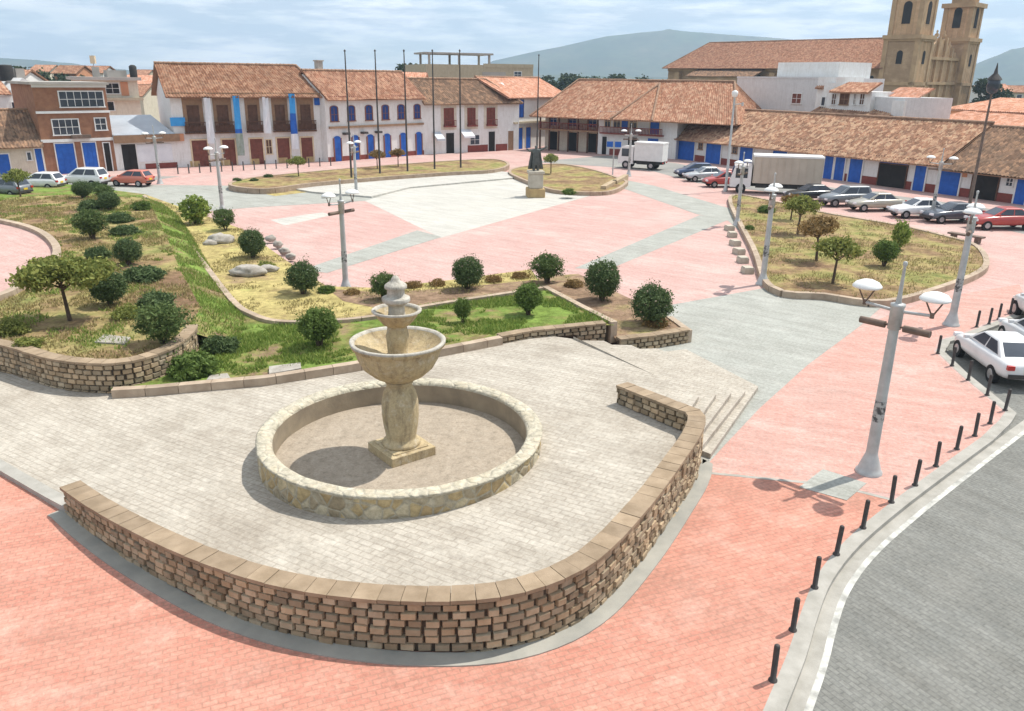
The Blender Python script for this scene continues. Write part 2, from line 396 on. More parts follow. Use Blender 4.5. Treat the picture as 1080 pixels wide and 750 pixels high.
def PAINT(name, c, metal=.3, rough=.3):
    mt, nt, bs = newmat(name)
    v = COORD(nt); col = RAMP(nt, NZ(nt, v, 2, 6), [(.3, c), (.7, tuple(x*.88 for x in c))])
    nt.links.new(col, bs.inputs['Base Color'])
    bs.inputs['Metallic'].default_value = metal; bs.inputs['Roughness'].default_value = rough
    bs.inputs['Coat Weight'].default_value = .4; bs.inputs['Coat Roughness'].default_value = .1
    return mt
for nm, c in dict(p_white=(.74, .74, .73), p_silver=(.45, .47, .48), p_black=(.03, .033, .036), p_grey=(.20, .215, .23), p_gold=(.42, .39, .32), p_red=(.40, .05, .04), p_orange=(.55, .16, .10), p_navy=(.05, .08, .16), p_dark=(.09, .10, .12)).items():
    MT[nm] = PAINT(nm, c, .0 if nm in ('p_white', 'p_red', 'p_orange') else .3)
MT['tyre'] = M('tyre', (.02, .02, .02), (.03, .03, .03), 5, .9)
MT['rim'] = M('rim', (.45, .45, .46), (.35, .35, .36), 5, .35, metal=.7)
MT['lens_red'] = M('lens_red', (.50, .03, .02), (.40, .02, .02), 5, .2, spec=.6)
MT['lens_clear'] = M('lens_clear', (.75, .76, .78), (.65, .66, .68), 5, .15, spec=.7)
MT['plate_yellow'] = M('plate_yellow', (.80, .55, .04), (.75, .5, .04), 5, .5)
MT['truck_box'] = M('truck_box', (.50, .44, .36), (.43, .37, .30), .8, .8)
MT['mountain'] = GROUND('mountain', [(.35, (.05, .08, .035)), (.5, (.08, .10, .05)), (.65, (.14, .13, .08))], .004, .03, .2)

# ------------------------------------------------------------------ plan curves
def catmull(pts, step=.3, closed=False):
    pts = [Vector((p[0], p[1])) for p in pts]; out = []
    n = len(pts); rng = range(n) if closed else range(n-1)
    for i in rng:
        if closed: p0, p1, p2, p3 = pts[i-1], pts[i], pts[(i+1) % n], pts[(i+2) % n]
        else: p0, p1, p2, p3 = pts[max(i-1, 0)], pts[i], pts[i+1], pts[min(i+2, n-1)]
        k = max(1, int((p2-p1).length/step))
        for j in range(k):
            t = j/k
            out.append(.5*((2*p1)+(p2-p0)*t+(2*p0-5*p1+4*p2-p3)*t*t+(3*p1-p0-3*p2+p3)*t**3))
    if not closed: out.append(pts[-1])
    return out
def straight(pts, step=.3):
    out = []
    pts = [Vector((p[0], p[1])) for p in pts]
    for a, b in zip(pts, pts[1:]):
        k = max(1, int((b-a).length/step))
        out += [a.lerp(b, j/k) for j in range(k)]
    return out+[pts[-1]]
def normals(path, closed=False):
    n = len(path); out = []
    for i in range(n):
        a = path[i-1] if (i > 0 or closed) else path[i]
        b = path[(i+1) % n] if (i < n-1 or closed) else path[i]
        d = (b-a).normalized(); out.append(Vector((-d.y, d.x)))      # left of travel
    return out
def offset(path, d, closed=False):
    return [p+n*d for p, n in zip(path, normals(path, closed))]
def sweep(mb, path, d0, d1, z0, z1, closed=False, tint=1.0):          # wall-like band between side offsets d0<d1
    a, b = offset(path, d0, closed), offset(path, d1, closed)
    f = lambda z, p: z(p.x, p.y) if callable(z) else z
    n = len(path); vs = []
    for p, q in zip(a, b):
        vs += [(p.x, p.y, f(z0, p)), (q.x, q.y, f(z0, p)), (q.x, q.y, f(z1, p)), (p.x, p.y, f(z1, p))]
    fs = []
    for i in range(n if closed else n-1):
        k, l = i*4, ((i+1) % n)*4
        for e in range(4):
            fs.append((k+e, k+(e+1) % 4, l+(e+1) % 4, l+e))
    if not closed: fs += [(0, 3, 2, 1), ((n-1)*4, (n-1)*4+1, (n-1)*4+2, (n-1)*4+3)]
    return mb.add(vs, fs, tint)
def sheet(name, pts, z, mat, holes=(), cuts=(), parent=None, kind='structure'):
    loops = [[Vector((p[0], p[1], 0)) for p in pts]]+[[Vector((p[0], p[1], 0)) for p in h] for h in holes]
    flat = [v for l in loops for v in l]
    tris = tessellate_polygon(loops)
    bm = bmesh.new(); bv = [bm.verts.new(v) for v in flat]
    for t in tris:
        try: bm.faces.new([bv[k] for k in t])
        except ValueError: pass
    for cx in cuts:
        bmesh.ops.bisect_plane(bm, geom=bm.verts[:]+bm.edges[:]+bm.faces[:], plane_co=(cx, 0, 0), plane_no=(1, 0, 0))
    for v in bm.verts: v.co.z = z(v.co.x, v.co.y) if callable(z) else z
    for f in bm.faces:
        f.normal_update()
        if f.normal.z < 0: f.normal_flip()
    me = bpy.data.meshes.new(name); bm.to_mesh(me); bm.free(); me.materials.append(mat)
    o = bpy.data.objects.new(name, me); COL.objects.link(o); par(o, parent)
    if kind: o['kind'] = kind
    return o
def GP(pts, z=0): return [(G(a, b, z).x, G(a, b, z).y) for a, b in pts]
def GSP(pts, fn=zg):
    return [tuple(GS(a, b, fn)[:2]) for a, b in pts]

# ------------------------------------------------------------------ ground
ZR = -.12
mb = MB(); N = 48
vs = [(0, 60, -.2)]+[(4200*math.cos(2*math.pi*i/N), 60+4200*math.sin(2*math.pi*i/N), -.2) for i in range(N)]
mb.add(vs, [(0, 1+i, 1+(i+1) % N) for i in range(N)])
tag(mb.build('ground', MT['earth']), kind='structure')

KP = GP([(806, 750), (833, 686), (846, 646), (863, 607), (893, 570), (937, 533), (987, 496), (1036, 461)])
d0 = Vector(KP[0])-Vector(KP[1])
KP = [tuple(Vector(KP[0])+d0*4), tuple(Vector(KP[0])+d0*1.5)]+KP
kerb_path = catmull(KP, .35)
bay = [(14.6, 21.9), (15.2, 22.6), (15.3, 23.6), (15.55, 26.0), (15.95, 28.4), (16.9, 29.8), (18.4, 30.8), (23.5, 34.8), (40, 47)]
full = kerb_path+straight(bay, .4)[0:]
sheet('pavement', [(-95, 3)]+[tuple(p) for p in full]+[(75, 75), (60, 140), (-95, 140)], 0, MT['pave_pink'])
sheet('street', [tuple(p) for p in offset(full, -.02)]+[(60, 60), (60, 0), (5, 0)], ZR, MT['asphalt'])
mb = MB(); sweep(mb, kerb_path+straight(bay, .4), -.28, .02, -.2, .005)
tag(mb.build('kerb', MT['kerb']), kind='structure')
gut = catmull(KP+[(15.4, 22.45), (18.5, 25.1), (26, 31.4)], .35)
mb = MB(); sweep(mb, offset(gut, -.39), -.13, .13, ZR-.05, ZR+.006); tag(mb.build('gutter', MT['kerb']), kind='structure')
mb = MB(); sweep(mb, offset(gut, -.58), -.06, .06, ZR, ZR+.004)
tag(mb.build('road_marking', MT['white_line']), kind='structure')
seam = GP([(737, 498), (850, 509), (900, 517), (943, 528)])
k_end = [p for p in kerb_path if p.y < seam[-1][1]+.2]
red_poly = [(-95, 3)]+[tuple(p) for p in offset(k_end, .02)]+seam[::-1]+[(4.6, 19.6), (-12, 23), (-95, 33)]
sheet('front_paving', red_poly, .004, MT['pave_red'])
mid_end = [p for p in kerb_path if p.y >= seam[-1][1]+.2]
mid = seam[:-1]+[tuple(p) for p in offset(mid_end, .02)]+[(14.6, 22.0), (15.1, 22.6), (15.2, 23.6), (15.45, 26.0), (15.85, 28.4), (16.8, 29.9), (18.3, 30.9), (23.4, 34.9)] \
    + GP([(1075, 300), (985, 315), (905, 345), (850, 385), (800, 430), (762, 470)])
sheet('side_paving', mid, .004, MT['pave_mid'])
sm_ = MB(); sweep(sm_, straight(seam, .5), -.06, .06, .004, .009)
tag(sm_.build('paving_seam', MT['kerb']), kind='structure')
sheet('grey_path', GP([(690, 330), (706, 322), (806, 304), (932, 322), (906, 345), (852, 385), (802, 430), (764, 470), (737, 500), (700, 470), (640, 372)]), .008, MT['path_grey'])
# plaza bands
sheet('plaza_concrete', GP([(385, 212), (465, 251), (660, 196), (640, 192), (560, 180), (470, 186)]), .004, MT['concrete_pale'])
sheet('plaza_road', GP([(-60, 206), (110, 205), (150, 207), (205, 224), (265, 219), (385, 212), (470, 186), (420, 190), (255, 196), (150, 195), (-60, 199)]), .008, MT['path_grey'])
sheet('paving_band', GP([(440, 243), (466, 250), (345, 288), (318, 285)]), .008, MT['path_grey'])
sheet('paving_band', GP([(738, 227), (768, 232), (640, 285), (606, 283)]), .004, MT['path_grey'])
sheet('paving_band', GP([(660, 190), (690, 196), (790, 226), (800, 262), (768, 233), (735, 226), (652, 197)]), .008, MT['path_grey'])
sheet('paving_band', GP([(285, 232), (340, 224), (350, 227), (300, 238)]), .004, MT['concrete_pale'])
# raised stage in front of the flag poles
stage = GP([(392, 209), (432, 199), (540, 189), (558, 186), (520, 181), (420, 189), (300, 199), (330, 204)])
mb = MB(); n = len(stage)
mb.add([(x, y, .0) for x, y in stage]+[(x, y, .14) for x, y in stage], [tuple(range(n, 2*n)), tuple(reversed(range(n)))]+[(i, (i+1) % n, n+(i+1) % n, n+i) for i in range(n)])
tag(mb.build('plaza_stage', MT['concrete_pale'], recalc=True), kind='structure')
# far streets
sheet('far_street', GP([(1095, 250), (1030, 236), (960, 226), (900, 215), (830, 205), (735, 193), (690, 181), (640, 176), (560, 171), (640, 164), (712, 172), (760, 181), (830, 191), (900, 201), (980, 211), (1095, 228)]), .004, MT['asphalt_far'])
sheet('far_street', GP([(-60, 204), (0, 202), (60, 200), (125, 196), (190, 186), (120, 186), (0, 192), (-60, 196)]), .004, MT['asphalt_far'])

# ------------------------------------------------------------------ terrace and stairs
wall_out = [(-10.15, 16.0), (-9.0, 15.0), (-7.5, 13.85), (-5.4, 12.5), (-3.6, 11.75), (-1.6, 11.42), (0.1, 11.6), (1.5, 12.5), (2.8, 14.4), (4.05, 16.7), (4.6, 17.8), (4.95, 18.8), (4.9, 19.35)]
W_OUT = catmull(wall_out, .16)
Ck = [(5.5, 21.7), (6.15, 22.25), (6.75, 22.75), (7.35, 23.3), (8.0, 24.1)]
Wk = [(4.6, 19.8), (4.85, 19.6), (5.0, 19.45), (5.12, 19.3), (5.3, 19.1)]
Pk = [(2.2, 27.3), (3.3, 27.3), (4.3, 27.3), (5.3, 27.4), (6.4, 27.8)]
edgeL = GSP([(0, 490), (-100, 424)], zt)
pool_c, pool_r = Vector((-2.80, 18.66)), 3.6
terr = [edgeL[1], edgeL[0], (-10.2, 16.1)]+[tuple(p) for p in offset(W_OUT, .2)][:-2]+[Wk[0], Ck[0], Pk[0], (-1, 29), (-20, 29), (-26, 27)]
hole = [(pool_c.x+3.4*math.cos(a*math.pi/24), pool_c.y+3.4*math.sin(a*math.pi/24)) for a in range(48)]
sheet('terrace', terr, lambda x, y: zt(x), MT['terrace'], [hole], (-11, 4.6))
mb = MB(); kb = [edgeL[1], edgeL[0], (-9.95, 16.0)]
sweep(mb, straight(kb, .5), -.16, .14, 0, lambda x, y: zt(x)+.012)
tag(mb.build('terrace_kerb', MT['kerb']), kind='structure')
ztop = zt(4.6)
mb = MB()
for k in range(1, 5):
    z = ztop*(1-k/5)
    ring = [Wk[k-1], Ck[k-1], Pk[k-1], Pk[k], Ck[k], Wk[k]]
    n = 6
    vs = [(x, y, -.02) for x, y in ring]+[(x, y, z) for x, y in ring]
    mb.add(vs, [(n+5, n+4, n+1, n+0), (n+4, n+3, n+2, n+1)]+[(i, (i+1) % n, n+(i+1) % n, n+i) for i in range(n)], .96+.05*(k % 2))
ring = [Wk[0], Ck[0], Pk[0]]
mb.add([(x, y, 0) for x, y in ring]+[(x, y, ztop-.003) for x, y in ring], [(0, 1, 4, 3), (1, 2, 5, 4)])
tag(mb.build('stairs', MT['terrace'], recalc=True), kind='structure')
mb = MB(); sweep(mb, catmull([(-10.3, 16.1)]+wall_out+[(5.25, 19.0)], .3), -.34, .0, 0, .03)
tag(mb.build('footing_strip', MT['strip']), kind='structure')

# ------------------------------------------------------------------ block walls
def block_wall(name, path, zb, zc, label, cat='wall', thick=.35, course=.165, blen=.30, group=None, coping=True, both=None):
    """path runs with the wall body on its LEFT; blocks face right."""
    c = path[len(path)//2]
    root = empty(name, (c.x, c.y, zb(c.x, c.y) if callable(zb) else zb), 0, label, cat, group)
    off = Vector((-root.location.x, -root.location.y, -root.location.z))
    ev = lambda f, p: f(p.x, p.y) if callable(f) else f
    core = MB(); sweep(core, path, .045, thick-.045, lambda x, y: ev(zb, Vector((x, y)))-.1, lambda x, y: ev(zc, Vector((x, y)))-.085)
    core.v = [tuple(Vector(v)+off) for v in core.v]; core.build('wall_core', MT['mortar'], root)
    L = [0]
    for a, b in zip(path, path[1:]): L.append(L[-1]+(b-a).length)
    nr = normals(path)
    def at(s):
        s = min(max(s, 0), L[-1])
        for i in range(len(L)-1):
            if s <= L[i+1]:
                t = (s-L[i])/max(L[i+1]-L[i], 1e-6)
                return path[i].lerp(path[i+1], t), nr[i].lerp(nr[i+1], t).normalized()
        return path[-1], nr[-1]
    blk = MB()
    for sd in (1, -1):
        if sd == -1 and not both: continue
        hmax = max(ev(zc, p)-ev(zb, p) for p in path)
        for j in range(int(hmax/course)+1):
            s = -(j % 2)*blen*.5-rnd.random()*.04
            while s < L[-1]:
                ln = blen*rnd.choice((.92, 1.0, 1.0, 1.06)); s0, s1 = max(s, 0), min(s+ln, L[-1]); s += ln
                if s1-s0 < .07: continue
                if sd == -1 and not both(at((s0+s1)/2)[0]): continue
                g = rnd.choice((.012, .018, .026, .04)); gz = .011
                pr = rnd.choice((.012, .018, .026, .036, .046)); tn = rnd.uniform(.66, 1.2); hue = rnd.uniform(-.06, .05)
                if rnd.random() < .10: tn *= .7
                tint = (tn*(1+hue), tn, tn*(1-hue))
                rows = []
                for q, ss in ((0, s0+g), (1, s1-g)):
                    p, nn = at(ss); b0, t0 = ev(zb, p), ev(zc, p)-.075
                    zb2 = t0-j*course-gz; za = max(t0-(j+1)*course+gz, b0)
                    base = p if sd == 1 else p+nn*thick
                    on = -nn if sd == 1 else nn
                    tdir = Vector((nn.y, -nn.x))*(1 if q == 0 else -1)*.012
                    jj = rnd.uniform(-.008, .008)
                    rows.append((base-on*.045, base+on*(pr+jj)+tdir, za, zb2))
                (i0, o0, a0, c0), (i1, o1, a1, c1) = rows
                if c0-a0 < .04 or c1-a1 < .04: continue
                e = .013
                v = [(i0.x, i0.y, a0), (i1.x, i1.y, a1), (i1.x, i1.y, c1), (i0.x, i0.y, c0),
                     (o0.x, o0.y, a0+e), (o1.x, o1.y, a1+e), (o1.x, o1.y, c1-e), (o0.x, o0.y, c0-e)]
                v = [tuple(Vector(k)+off) for k in v]
                fcs = [(4, 5, 6, 7), (0, 1, 5, 4), (1, 2, 6, 5), (2, 3, 7, 6), (3, 0, 4, 7)]
                if sd == -1: fcs = [tuple(reversed(f)) for f in fcs]
                blk.add(v, fcs, tint)
    blk.build('stone_blocks', MT['block'], root, recalc=False)
    if coping:
        cp = MB(); s = 0
        while s < L[-1]-.05:
            s1 = min(s+rnd.uniform(.36, .46), L[-1]); v = []
            for ss in (s+.006, s1-.006):
                p, nn = at(ss); z = ev(zc, p)+rnd.uniform(-.006, .006)
                a, b = p-nn*.05, p+nn*(thick+.05)
                v += [(a.x, a.y, z-.075), (b.x, b.y, z-.075), (b.x, b.y, z), (a.x, a.y, z)]
            v = [tuple(Vector(k)+off) for k in v]
            cp.add(v, [(0, 4, 5, 1), (1, 5, 6, 2), (2, 6, 7, 3), (3, 7, 4, 0), (0, 1, 2, 3), (4, 7, 6, 5)], rnd.uniform(.86, 1.12))
            s = s1
        cp.build('coping', MT['coping'], root, recalc=True)
    return root
def wall_top(x, y):
    pts = ((-10.2, .66), (-8, .84), (-5.4, 1.0), (-1.6, 1.1), (1.5, 1.18), (4.1, 1.30), (5, 1.34))
    for (a, za), (b, zb_) in zip(pts, pts[1:]):
        if x <= b: return za+(zb_-za)*max(0, (x-a)/(b-a))
    return pts[-1][1]
full_wall = W_OUT+straight([wall_out[-1], (4.55, 19.75), (3.3, 21.45)], .2)[1:]
block_wall('retaining_wall', full_wall, lambda x, y: 0.0 if y < 19.4 else zt(x)-.02, wall_top, 'long curved retaining wall of brown split stone blocks in front of the fountain', both=lambda p: p.y > 18.9)

# ------------------------------------------------------------------ gardens
front = GSP([(118, 410), (200, 404), (280, 397), (370, 383), (470, 366), (560, 349), (640, 341)], lambda x, y: zt(x)+.27)
right_k = GSP([(648, 341), (612, 322), (574, 302)], lambda x, y: zt(x)+.27)
back = GSP([(610, 292), (560, 295), (480, 303), (400, 309), (345, 305), (300, 274), (255, 242), (205, 224), (152, 205)], lambda x, y: .3)
# planted mound at the left, held by a curved block wall
mw = GSP([(-60, 354), (0, 363), (60, 379), (128, 382), (180, 367), (203, 350), (207, 342)], lambda x, y: 1.12)
MW = catmull(mw, .2)
gard = [tuple(p) for p in offset(MW, .15) if p.x < front[0][0]-.3]+front+[right_k[0], right_k[1], right_k[2]]+back[1:]+[(-45, 74), (-60, 74), (-60, 26)]
sheet('garden_bed', gard, lambda x, y: zg(x), MT['grass_green'], (), (-11, 4.6))
mound_edge = [tuple(p) for p in offset(MW, .3)]+GP([(212, 325), (190, 285), (176, 250), (160, 218), (150, 208), (60, 206), (-60, 212)], 1.0)
sheet('garden_mound', mound_edge, 1.0, MT['grass_lawn'])
mb = MB(); me_ = [Vector(p) for p in mound_edge]
if sum(a.x*b.y-b.x*a.y for a, b in zip(me_, me_[1:]+me_[:1])) < 0: me_.reverse()
mo = offset(me_, -1.6, True); n = len(me_)
mb.add([(p.x, p.y, 1.0) for p in me_]+[(p.x, p.y, .30) for p in mo], [(i, n+i, n+(i+1) % n, (i+1) % n) for i in range(n) if me_[i].y > 26.5 and me_[(i+1) % n].y > 26.5])
SLOPE = mb.build('garden_slope', MT['grass_green'], recalc=True); tag(SLOPE, kind='structure')
block_wall('planter_wall', MW, lambda x, y: zt(x), 1.12, 'curved brown stone block wall around the left garden mound with the umbrella tree', thick=.34, course=.17)
# yellow lawn right of the diagonal kerb
diag_px = [(152, 206), (185, 240), (215, 278), (245, 316), (265, 330), (292, 338), (340, 338), (395, 333), (450, 322), (540, 308), (572, 303)]
diag = GSP(diag_px, lambda x, y: zg(x)+.12)
DI = catmull(diag, .4)
sheet('yellow_lawn', [tuple(p) for p in DI]+[(b[0], b[1]) for b in back[1:]], lambda x, y: zg(x)+.012, MT['grass_yellow'], (), (-11, 4.6))
soil_l = GSP([(450, 322), (540, 308), (574, 302), (600, 297), (560, 296), (480, 304), (400, 309), (345, 305), (362, 318), (400, 326)], zg)
sheet('dry_bed', soil_l, lambda x, y: zg(x)+.02, MT['soil'], (), (-11, 4.6))
soil_r = GSP([(579, 302), (652, 341), (727, 347), (705, 333), (610, 293)], lambda x, y: .62)
def kerb_line(name, path, w, h0, h1, label, mat='kerb_brown', cat='kerb', seg=.9):
    L = [0.0]
    for a, b in zip(path, path[1:]): L.append(L[-1]+(b-a).length)
    mb = MB(); i = 0
    while i < len(path)-1:
        j = i+1
        while j < len(path)-1 and L[j]-L[i] < seg: j += 1
        sub = [path[k] for k in range(i, j+1)]
        if (sub[-1]-sub[0]).length > .03:
            d = (sub[-1]-sub[-2]).normalized()*.008
            sub = [sub[0]+(sub[1]-sub[0]).normalized()*.008]+sub[1:-1]+[sub[-1]-d]
            sweep(mb, sub, -w/2, w/2, h0, h1, tint=rnd.uniform(.86, 1.1))
        i = j
    return tag(mb.build(name, MT[mat], recalc=True), label, cat)
MT['kerb_tint'] = M('kerb_tint', (.45, .36, .27), (.34, .26, .19), 2.5, .9, .3, 25, True)
kerb_line('garden_kerb', DI, .26, lambda x, y: zg(x)-.1, lambda x, y: zg(x)+.13, 'long pale brown kerb running diagonally across the garden past the yellow lawn', 'kerb_tint')
FR = straight(front, .3)
fk = [p for p in FR if p.x < -.2]; fw = [p for p in FR if p.x >= -.6]
kerb_line('garden_kerb', fk, .3, lambda x, y: zt(x)-.1, lambda x, y: zt(x)+.27, 'low brown kerb between the terrace paving and the green garden behind the fountain', 'kerb_tint')
block_wall('planter_wall', fw, lambda x, y: .05 if x > 2.3 else zt(x)-.05, lambda x, y: zt(x)+.29, 'short stone block planter wall at the top of the stairs behind the fountain', thick=.3)
RK = straight([Vector(right_k[0])+Vector((.02, .1)), right_k[1], right_k[2]], .3)
kerb_line('garden_kerb', RK, .26, lambda x, y: .2, lambda x, y: zg(x)+.09, 'brown kerb on the right side of the green bed, leading back to the pink plaza', 'kerb_tint')
pr = straight([Vector(p) for p in GSP([(654, 358), (690, 354), (727, 348)], lambda x, y: .52)], .3)
block_wall('planter_wall', pr, lambda x, y: -.02, lambda x, y: .54, 'low stone block planter wall at the bottom of the stairs below the right round shrub', thick=.3)
pside = straight([pr[-1], Vector(GSP([(706, 333)], lambda x, y: .52)[0])], .3)
kerb_line('garden_kerb', pside, .26, -.05, .5, 'short brown kerb closing the right end of the shrub planter beside the grey path', 'kerb_tint')
low = [tuple(pr[0]+Vector((-.1, .1))), tuple(pr[-1]), tuple(pside[-1]), back[0], tuple(Vector(back[1])+Vector((.3, 0))), tuple(RK[-1]), tuple(RK[0])]
# sunken pink circle at the left edge
cc = GP([(-18, 282)], 1.0)[0]; rim_pts = GP([(-60, 228), (0, 235), (40, 246), (60, 264), (52, 285), (20, 306), (0, 316), (-60, 335)], 1.0)
RP = catmull(rim_pts, .4)
sheet('round_plaza', [tuple(p) for p in RP], 1.012, MT['pave_pink'])
kerb_line('round_kerb', RP, .36, .9, 1.22, 'pale curved kerb edging the round pink plaza at the left edge', 'kerb_tint')
# lawns at the back and at the right
def lawn(name, px, label, h=.3, mat='grass_lawn', kmat='kerb_tint', w=.3):
    pts = [Vector(p) for p in GP(px, h)]
    path = catmull(pts, .5, True)
    if sum(a.x*b.y-b.x*a.y for a, b in zip(path, path[1:]+path[:1])) < 0: path.reverse()
    sheet(name, [tuple(p) for p in path], h-.03, MT[mat])
    pc = path+[path[0]]
    return kerb_line('lawn_kerb', pc, w, -.02, h+.03, label, kmat), path
SIDE_PATH = lawn('side_lawn', [(771, 207), (820, 213), (868, 224), (945, 237), (1002, 250), (1028, 258), (1040, 273), (1033, 286), (990, 303), (932, 317), (870, 310), (814, 302), (795, 262)], 'brown kerb enclosing the triangular lawn with small trees at the right', .28)[1]
SIDE_PATH = [tuple(p) for p in SIDE_PATH]
lawn('far_lawn', [(243, 195), (262, 188), (330, 181), (400, 175), (470, 170), (520, 168), (536, 173), (520, 179), (470, 182), (400, 187), (330, 193), (280, 199)], 'dark stone kerb around the far lawn below the flag poles', .45, kmat='kerb_brown')
lawn('far_lawn', [(538, 182), (550, 176), (590, 173), (625, 179), (655, 189), (660, 193), (640, 202), (590, 201), (565, 194)], 'brown kerb around the far lawn behind the statue', .3, kmat='kerb_brown')
sheet('far_lawn_patch', GP([(272, 203), (300, 201), (345, 196), (340, 201), (290, 207)]), .016, MT['grass_yellow'])
sheet('dry_bed', low, .45, MT['soil'])

# ------------------------------------------------------------------ fountain
fx, fy = -2.80, 18.5
def zaxis(py): return AY(412+(py-300)*.07, py, fy).z
ft = empty('fountain', (fx, fy, .38), 0, 'tiered stone fountain with two bowls standing in its dry round pool', 'fountain')
fz = .38
mb = MB(); prof = []
mb2 = MB()
n = 96
def ringpts(r, z, j=.0):
    return [(pool_c.x+r*math.cos(2*math.pi*i/n)*(1+j*noise.noise(Vector((i*.45, z*4, r)))), pool_c.y+r*math.sin(2*math.pi*i/n)*(1+j*noise.noise(Vector((i*.45, z*4, r)))), z+j*1.2*noise.noise(Vector((i*.35, r*3, 5)))) for i in range(n)]
zrim = zt(-2.72)+.56
rings = [ringpts(3.57, .1), ringpts(3.58, .55, .008), ringpts(3.56, zrim-.12, .01), ringpts(3.57, zrim-.08, .006)]
vs = [Vector(p)-Vector((fx, fy, fz)) for r in rings for p in r]
fs = [(j*n+i, j*n+(i+1) % n, (j+1)*n+(i+1) % n, (j+1)*n+i) for j in range(len(rings)-1) for i in range(n)]
mb.add(vs, fs, smooth=True); mb.build('pool_wall', MT['rubble'], ft)
rings = [ringpts(3.57, zrim-.09, .006), ringpts(3.61, zrim-.02, .008), ringpts(3.57, zrim+.005, .008), ringpts(3.27, zrim+.0, .008), ringpts(3.21, zrim-.05, .006), ringpts(3.20, zrim-.1, .004)]
vs = [Vector(p)-Vector((fx, fy, fz)) for r in rings for p in r]
fs = [(j*n+i, j*n+(i+1) % n, (j+1)*n+(i+1) % n, (j+1)*n+i) for j in range(len(rings)-1) for i in range(n)]
mb2.add(vs, fs, smooth=True); mb2.build('pool_rim', MT['rim_stone'], ft)
mb = MB(); rings = [ringpts(3.20, zrim-.1, .004), ringpts(3.20, .36, .006)]
vs = [Vector(p)-Vector((fx, fy, fz)) for r in rings for p in r]
mb.add(vs, [(i, (i+1) % n, n+(i+1) % n, n+i) for i in range(n)], smooth=True)
mb.build('pool_lining', M('pool_lining', (.33, .27, .19), (.22, .18, .13), 1.3, .95, .5, 10), ft)
mb = MB(); mb.add([Vector(p)-Vector((fx, fy, fz)) for p in ringpts(3.23, .385)], [tuple(range(n))]); mb.build('pool_floor', MT['foun_floor'], ft)
mb = MB(); Mr = Matrix.Rotation(R_(38), 4, 'Z')
mb.box(-.63, .63, -.63, .63, 0, .24, 1, Mr); mb.box(-.5, .5, -.5, .5, .24, .27, 1, Mr)
o = mb.build('pedestal', MT['foun'], ft)
bv = o.modifiers.new('bevel', 'BEVEL'); bv.width = .03; bv.segments = 2
zb_ = 2.33-fz
mb = MB(); mb.lathe([(.0, .26), (.47, .26), (.49, .31), (.46, .38), (.39, .43), (.385, .5), (.43, .8), (.465, 1.1), (.46, 1.42), (.41, 1.68), (.325, 1.84), (.31, 1.9), (.35, 1.95), (.36, 2.0), (.3, 2.03)], 40, jit=.02)
mb.build('baluster', MT['foun'], ft)
zr1 = 3.42-fz
mb = MB(); mb.lathe([(.30, 2.0), (.40, 2.04), (.64, 2.17), (.87, 2.38), (1.0, 2.62), (1.05, 2.78), (1.07, zr1-.14), (1.15, zr1-.11), (1.17, zr1-.04)], 56, jit=.02)
b1 = mb.build('bowl', MT['foun'], ft)
mb = MB(); mb.lathe([(1.17, zr1-.04), (1.175, zr1+.0), (1.15, zr1+.02), (1.08, zr1+.01), (1.05, zr1-.04)], 56, jit=.014); mb.build('bowl_rim', MT['foun_rim'], b1)
mb = MB(); mb.lathe([(1.05, zr1-.04), (.99, zr1-.14), (.8, zr1-.3), (.5, zr1-.42), (0.01, zr1-.45)], 48, jit=.01); mb.build('bowl_lining', MT['foun'], b1)
z0 = zr1-.47; zr2 = 4.2-fz
mb = MB(); mb.lathe([(.30, z0), (.30, z0+.1), (.25, z0+.15), (.265, z0+.35), (.28, z0+.6), (.25, z0+.72), (.225, zr2-.36)], 32, jit=.012); mb.build('stem', MT['foun'], ft)
mb = MB(); mb.lathe([(.22, zr2-.42), (.33, zr2-.36), (.47, zr2-.2), (.54, zr2-.08), (.60, zr2-.04)], 40, jit=.02); b2 = mb.build('bowl', MT['foun'], ft)
mb = MB(); mb.lathe([(.60, zr2-.04), (.605, zr2), (.58, zr2+.015), (.52, zr2+.0), (.50, zr2-.05)], 40, jit=.014); mb.build('bowl_rim', MT['foun_rim'], b2)
mb = MB(); mb.lathe([(.50, zr2-.05), (.38, zr2-.2), (.1, zr2-.24), (.01, zr2-.24)], 32); mb.build('bowl_lining', MT['foun'], b2)
mb = MB(); z = zr2-.26
mb.lathe([(.23, z), (.20, z+.2), (.19, z+.34), (.20, z+.37), (.31, z+.45), (.335, z+.465), (.34, z+.49), (.34, z+.545), (.335, z+.56), (.31, z+.575), (.235, z+.59), (.22, z+.60), (.21, z+.68), (.215, z+.76), (.225, z+.775), (.265, z+.79), (.27, z+.80), (.27, z+.855), (.26, z+.87), (.18, z+.93), (.12, z+.96), (.10, z+1.02), (.06, z+1.08), (.01, z+1.10)], 28, jit=.02)
mb.build('finial', MT['foun_rim'], ft)

